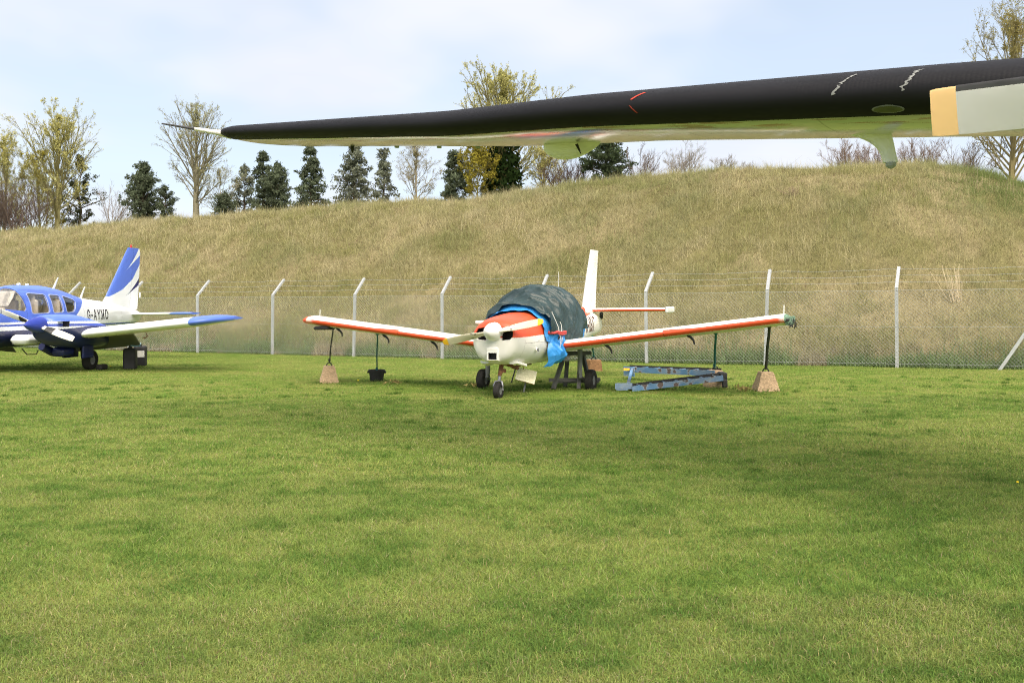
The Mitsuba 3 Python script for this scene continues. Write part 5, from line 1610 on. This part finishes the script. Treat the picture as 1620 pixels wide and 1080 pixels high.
def weight(c, text, w0=0.385, w1=0.20, h=0.325, rz=0.0, mat='concrete', ringz=True):
    k = thing('concrete_weight', text, 'weight', None)
    rng = np.random.default_rng(int(abs(c[0]) * 100))
    def quad(w, z): return np.array([[sx * w / 2, sy * w / 2, z] for sx, sy in ((-1, -1), (1, -1), (1, 1), (-1, 1))])
    m = loft([quad(w0, -0.04), quad(w0 - 0.015, 0.02), quad(w1 + 0.02, h - 0.02), quad(w1, h)])
    for _ in range(3): m = m.subdivide()
    m.merge_vertices()
    n = m.vertex_normals
    m.vertices = m.vertices + n * ((meshkit.fbm(m.vertices * 16, 3, 5) - 0.5) * 0.022)[:, None]
    m.apply_transform(trimesh.transformations.rotation_matrix(rz, [0, 0, 1])); m.apply_translation(c)
    put('block', m, mat, k, 30)
    if ringz:
        a = np.linspace(0, math.pi, 9)
        put('lifting_ring', tube(np.column_stack([c[0] + 0.055 * np.cos(a), 0 * a + c[1], c[2] + h - 0.01 + 0.075 * np.sin(a)]), 0.012, 8), 'black', k, 40)
    return c + np.array([0, 0, h + 0.06])


def strap(p0, p1, r, mat, text, name='tie_down_strap', knot=True):
    k = thing(name, text, 'strap')
    p0, p1 = np.asarray(p0, float), np.asarray(p1, float)
    pts = [p0 + (p1 - p0) * t + np.array([0.004 * math.sin(9 * t), 0.004 * math.cos(7 * t), 0]) for t in np.linspace(0, 1, 9)]
    put('webbing', tube(pts, r, 7), mat, k, 40)
    if knot:
        a = p1 + (p0 - p1) * 0.08; b = p0 + (p1 - p0) * 0.03
        for q in (rbox(a, [0.05, 0.045, 0.07], 0.018), rbox(b, [0.07, 0.05, 0.06], 0.02)):
            put('knot', q, 'black' if mat != 'teal_rope' else mat, k, 40)


def wing_z(y): return 0.815 + 0.1185 * (abs(y) - 0.55)


def wp(x, y, z):
    return R.pts(np.array([x, y, z]))


def yard():
    # four concrete weights and a bucket, each with its strap up to the aircraft
    p = gp(520, 609.5)
    top = weight(p + [0, 0.2, 0], 'tan concrete weight hung under the left wing, leftmost of the four', rz=0.22)
    strap(wp(-2.05, -4.21, wing_z(4.21) - 0.07), top + [0, 0, 0.0], 0.014, 'dark_rope', 'thin grey strap from the left wing to the leftmost concrete weight')
    p = gp(596, 606.5) + [0, 0.2, 0]
    k = thing('black_bucket', 'black plastic bucket used as a weight under the left wing', 'bucket')
    prof = [(0.0, 0.0), (0.0, 0.132), (0.03, 0.140), (0.19, 0.163), (0.205, 0.166), (0.205, 0.176), (0.235, 0.177), (0.235, 0.160), (0.10, 0.145), (0.09, 0.0)]
    m = lathe(prof, 28).apply_transform(trimesh.transformations.rotation_matrix(-math.pi / 2, [0, 1, 0]))
    m.apply_translation(p + [0, 0, -0.01]); put('tub', m, 'black', k, 35)
    for s in (-1, 1):
        put('handle', rbox(p + np.array([s * 0.178, 0, 0.175]), [0.035, 0.09, 0.05], 0.012), 'black', k, 40)
    m = lathe([(0.16, 0.0), (0.16, 0.158), (0.175, 0.158), (0.185, 0.0)], 24).apply_transform(trimesh.transformations.rotation_matrix(-math.pi / 2, [0, 1, 0])); m.apply_translation(p)
    put('filling', m, 'concrete_dark', k, 30)
    strap(wp(-2.05, -3.20, wing_z(3.20) - 0.07), p + [0, 0, 0.17], 0.015, 'teal_rope', 'teal rope from the left wing down into the black bucket', 'tie_down_rope')
    p = gp(1218, 610.5)
    top = weight(p + [0, 0.2, 0], 'tan concrete weight standing clear at the end of the right wing', w0=0.405, w1=0.205, rz=0.05)
    strap(wp(-2.05, 4.33, wing_z(4.33) - 0.07), top, 0.026, 'dark_rope', 'thick dark strap at the right wing end above the tan concrete weight')
    p = gp(1139, 606)
    top = weight(p + [0, 0.30, 0], 'tan concrete weight half hidden behind the blue steel frame', rz=0.1, h=0.30)
    strap(wp(-2.05, 3.43, wing_z(3.43) - 0.07), top + [-0.02, 0, -0.02], 0.022, 'teal_rope', 'dark teal strap from the right wing to the weight behind the blue frame')
    p = gp(942, 584)
    top = weight(p + [0, 0.2, 0], 'brown concrete weight behind the right main wheel', w0=0.34, w1=0.26, h=0.25, rz=0.25, mat='concrete_dark')
    strap(wp(-5.4, 0.12, 0.9), top, 0.02, 'teal_rope', 'teal rope from the tail down to the brown concrete weight', 'tie_down_rope')

    # trestle under the belly
    k = thing('timber_trestle', 'dark grey timber trestle standing under the cabin and right wing root', 'trestle')
    cx, cy = wp(-2.75, 0.62, 0)[:2]
    g = float(gz(cx, cy))
    b = np.array([cx, cy, g])
    ax = np.array([math.cos(0.10), math.sin(0.10), 0]); ay = np.array([-ax[1], ax[0], 0])
    put('top_beam', bar(b + ax * -0.34 + [0, 0, 0.64], b + ax * 0.34 + [0, 0, 0.66], 0.10, 0.07), 'dark_timber', k)
    for sx in (-0.26, 0.22):
        for sy in (-1, 1):
            put('leg', bar(b + ax * (sx * 0.6 + 0.02 + 0.03 * sy) + [0, 0, 0.62], b + ax * (sx + 0.15 * sy) + ay * 0.24 * sy + [0, 0, 0.0], 0.07, 0.055), 'dark_timber', k)
    put('foot_rail', bar(b + ax * -0.48 - ay * 0.18 + [0, 0, 0.16], b + ax * 0.52 + ay * 0.02 + [0, 0, 0.16], 0.04, 0.065), 'dark_timber', k)
    put('foot_rail', bar(b + ax * -0.30 + ay * 0.26 + [0, 0, 0.10], b + ax * 0.55 + ay * 0.26 + [0, 0, 0.10], 0.04, 0.06), 'dark_timber', k)
    k = thing('prop_stick', 'thin dark stick leaning under the cowl beside the cream sign', 'stick')
    p0 = gp(811, 606); p1 = p0 + np.array([0.13, 0.10, 0.42])
    put('stick', tube([p0 + [0, 0.3, -0.02], p1 + [0, 0.3, 0]], 0.014, 7), 'black', k)

    # information board on its stake
    k = thing('information_board', 'cream information board on a low stake beside the nose wheel', 'sign')
    foot = gp(830, 620)
    D = foot[1] - 0.02
    cor = [np.array([0, 0, EYE]) + ray(x, y) * (D + dd) for x, y, dd in ((820.7, 580.7, 0.10), (851.8, 587.4, 0.10), (847.4, 607.4, -0.08), (817.0, 600.0, -0.08))]
    cor = np.array(cor)
    n = unit(np.cross(cor[1] - cor[0], cor[3] - cor[0])); n = n if n[1] < 0 else -n
    a, b2 = np.linspace(0, 1, 2), np.linspace(0, 1, 2)
    face = tm(np.vstack([cor + n * 0.012]), [[0, 1, 2], [0, 2, 3]])
    put('card', face, 'sign_card', k, False, uv=np.array([[0, 1], [1, 1], [1, 0], [0, 0]], float))
    back_ = loft([cor + n * 0.010, cor - n * 0.012])
    put('backing', back_, 'sign_edge', k)
    c = cor.mean(0)
    put('stake', bar([c[0] + 0.02, c[1] + 0.03, c[2]], [foot[0], foot[1] + 0.02, foot[2] - 0.05], 0.03, 0.02, (0, 1, 0)), 'grey_metal', k)

    # blue steel A-frame lying on the grass
    k = thing('steel_frame', 'rusty pale blue steel A-frame lying on the grass under the right wing', 'frame')
    apex = gp(1142, 606.5) + [0, 0.05, 0.10]
    far = gp(992, 594.5) + [0, 0, 0.10]; near = gp(1000, 614.5) + [0, 0, 0.035]
    far[2] += 0.0

    def channel(p0, p1, hgt, wid, nrib):
        p0, p1 = np.asarray(p0), np.asarray(p1)
        t = unit(p1 - p0); a = unit(np.cross(t, [0, 0, 1.0])); u = np.cross(a, t)
        if a[1] > 0: a = -a                    # a points to the lens side
        if u[2] < 0: u = -u
        web = bar(p0 + a * wid / 2, p1 + a * wid / 2, 0.012, hgt, u)
        bk = bar(p0 - a * wid / 2 + u * 0.015, p1 - a * wid / 2 + u * 0.022, 0.012, hgt + 0.03, u)
        bot = bar(p0 - u * hgt * 0.38, p1 - u * hgt * 0.38, wid - 0.02, 0.012, u)
        bm = put('beam', web, 'frame_blue', k)
        put('back_plate', cat(bk, bot), 'frame_dark', bm)
        L = np.linalg.norm(p1 - p0)
        for i in range(nrib):
            c = p0 + t * L * (i + 0.6) / (nrib + 0.2)
            put('gusset', bar(c - a * (wid / 2 - 0.012) + u * (hgt * 0.38), c + a * (wid / 2 - 0.012) + u * (hgt * 0.30), 0.024, hgt * 0.42, u), 'frame_blue', bm)
    channel(far + [0.02, 0, 0.085], apex + [0, 0.18, 0.145], 0.110, 0.17, 7)
    channel(near + [0, 0, 0.005], apex + [0, -0.12, 0.085], 0.100, 0.15, 7)
    # end piece, bent and broken at the left
    q0, q1 = near + [-0.02, 0.02, 0.02], far + [-0.02, -0.1, 0.02]
    md = q0 + (q1 - q0) * 0.45
    put('end_plate', bar(q1 + [-0.06, -0.25, 0.05], q1 + [0.14, -0.45, 0.05], 0.012, 0.20), 'frame_blue', k)
    put('end_plate', cat(bar(q0 + [-0.25, 0.05, 0.02], q0 + [0.05, 0.0, 0.03], 0.14, 0.10), bar(q0 + [-0.24, 0.0, 0.0], q0 + [-0.03, -0.04, 0.01], 0.02, 0.11)), 'frame_blue', k)
    put('end_strut', bar(q0 + [-0.02, 0.05, 0.05], q1 + [0.10, -0.35, 0.10], 0.05, 0.05), 'frame_blue', k)
    put('reflector', box(q1 + np.array([-0.02, -0.40, 0.095]), [0.13, 0.012, 0.05], 0.3), 'yellow', k)
    put('pivot', cat(lathe([(-0.12, 0.0), (-0.12, 0.06), (0.12, 0.06), (0.12, 0.0)], 14).apply_transform(trimesh.transformations.rotation_matrix(math.pi / 2, [0, 0, 1])).apply_translation(apex + [0.04, -0.05, 0.06]), rbox(apex + [0.05, 0.05, 0.09], [0.14, 0.30, 0.18], 0.03), rbox(apex + [0.06, -0.14, -0.02], [0.10, 0.10, 0.16], 0.03)), 'frame_dark', k, 40)

    # a clump of tall bleached weed stalks on the bank
    for px, py, hh, n_, lab in ((1512, 462, 0.95, 26, 'tall bleached dead weed stalks standing on the bank above the fence at right'), (1255, 300, 0.35, 20, 'brown scrubby tuft high on the bank'), ):
        rg = np.random.default_rng(px)
        d = ray(px, py); tq = 24.0
        for _ in range(900):
            q = np.array([0, 0, EYE]) + tq * d
            if q[2] < float(height(q[:2])): break
            tq += 0.03
        kk = thing('dead_weed', lab, 'weed')
        B0 = q + np.column_stack([rg.normal(0, 0.10, n_), rg.normal(0, 0.06, n_), 0 * np.arange(n_)]) - [0, 0, 0.05]
        T1 = B0 + np.column_stack([rg.normal(-0.08, 0.16, n_), rg.normal(0, 0.1, n_), hh * rg.uniform(0.5, 1.05, n_)])
        tw = tm(*prisms(B0, T1, 0.008, 0.004, 3))
        put('stalks', tw, 'bark', kk, color=np.tile([0.52, 0.44, 0.30] if hh > 0.5 else [0.22, 0.17, 0.12], (len(tw.vertices), 1)), kind='stuff')

    # dandelions and a few fallen leaves
    rng = np.random.default_rng(9)
    for px, py, lab in ((568, 610, 'yellow dandelion between the leftmost weight and the bucket'), (1169, 610, 'yellow dandelion left of the concrete weight at the right wing end'), (176, 594, 'yellow dandelion beside the wheel of the blue aircraft'), (1613, 753, 'yellow dandelion in the open lawn at the right edge')):
        p = gp(px, py); kk = thing('dandelion', lab, 'flower')
        z = 0.45 if p[1] < 15 else 0.9
        put('stem', tube([p + [0, 0, -0.02], p + [0.01, 0, 0.05 * z]], 0.004, 5), 'stalk', kk)
        mm_ = []
        for j in range(14):
            a = j * 2 * math.pi / 14 * 1.0; r = 0.028 * z * (1.0 if j % 2 else 0.75)
            c = p + np.array([0.01, 0, 0.055 * z])
            mm_.append(tm(np.array([c, c + [r * math.cos(a - .2), r * math.sin(a - .2), 0.014], c + [r * math.cos(a + .2), r * math.sin(a + .2), 0.014]]), [[0, 1, 2]]))
        mm_.append(trimesh.creation.icosphere(1, 0.020 * z).apply_transform(np.diag([1.3, 1.3, 0.7, 1])).apply_translation(p + [0.01, 0, 0.062 * z]))
        put('head', cat(mm_), 'petal', kk)
    for px, py, lab in ((757, 614, 'pale fallen leaf left of the main wheel'), (626, 611, 'brown fallen leaf right of the black bucket'), (1180, 611, 'clump of brown dead leaves left of the concrete weight at the right wing end')):
        p = gp(px, py); kk = thing('dead_leaves', lab, 'leaves')
        P = p + np.column_stack([rng.normal(0, 0.09, 26), rng.normal(0, 0.05, 26), rng.uniform(0.02, 0.07, 26)])
        m, c = leaves(P, 0.075, np.array([0.45, 0.36, 0.15]) * (1.2 if px == 757 else 0.7), rng)
        put('leaf_pile', m, 'blade', kk, color=c)


scene['stalk'] = {'type': 'diffuse', 'reflectance': rgb(0.12, 0.16, 0.05)}
for px, py, rx, ry in ((690, 608, 1.4, 0.75), (790, 616, 0.9, 0.6), (860, 610, 1.3, 0.9), (930, 608, 1.2, 0.9), (1050, 610, 1.7, 1.0), (1165, 607, 0.9, 0.55), (520, 609, 0.5, 0.4), (596, 606, 0.6, 0.45), (90, 590, 2.6, 1.4), (150, 590, 1.0, 0.9), (213, 592, 0.8, 0.7), (300, 587, 1.9, 0.7), (1218, 610, 0.5, 0.4)):
    q = gp(px, py); LUSH.append((q[0], q[1], rx, ry))

grow_lawn()
grow_bank()
fence()
woods()
touring()
tarps()
twin()
small_left()
airliner()
yard()
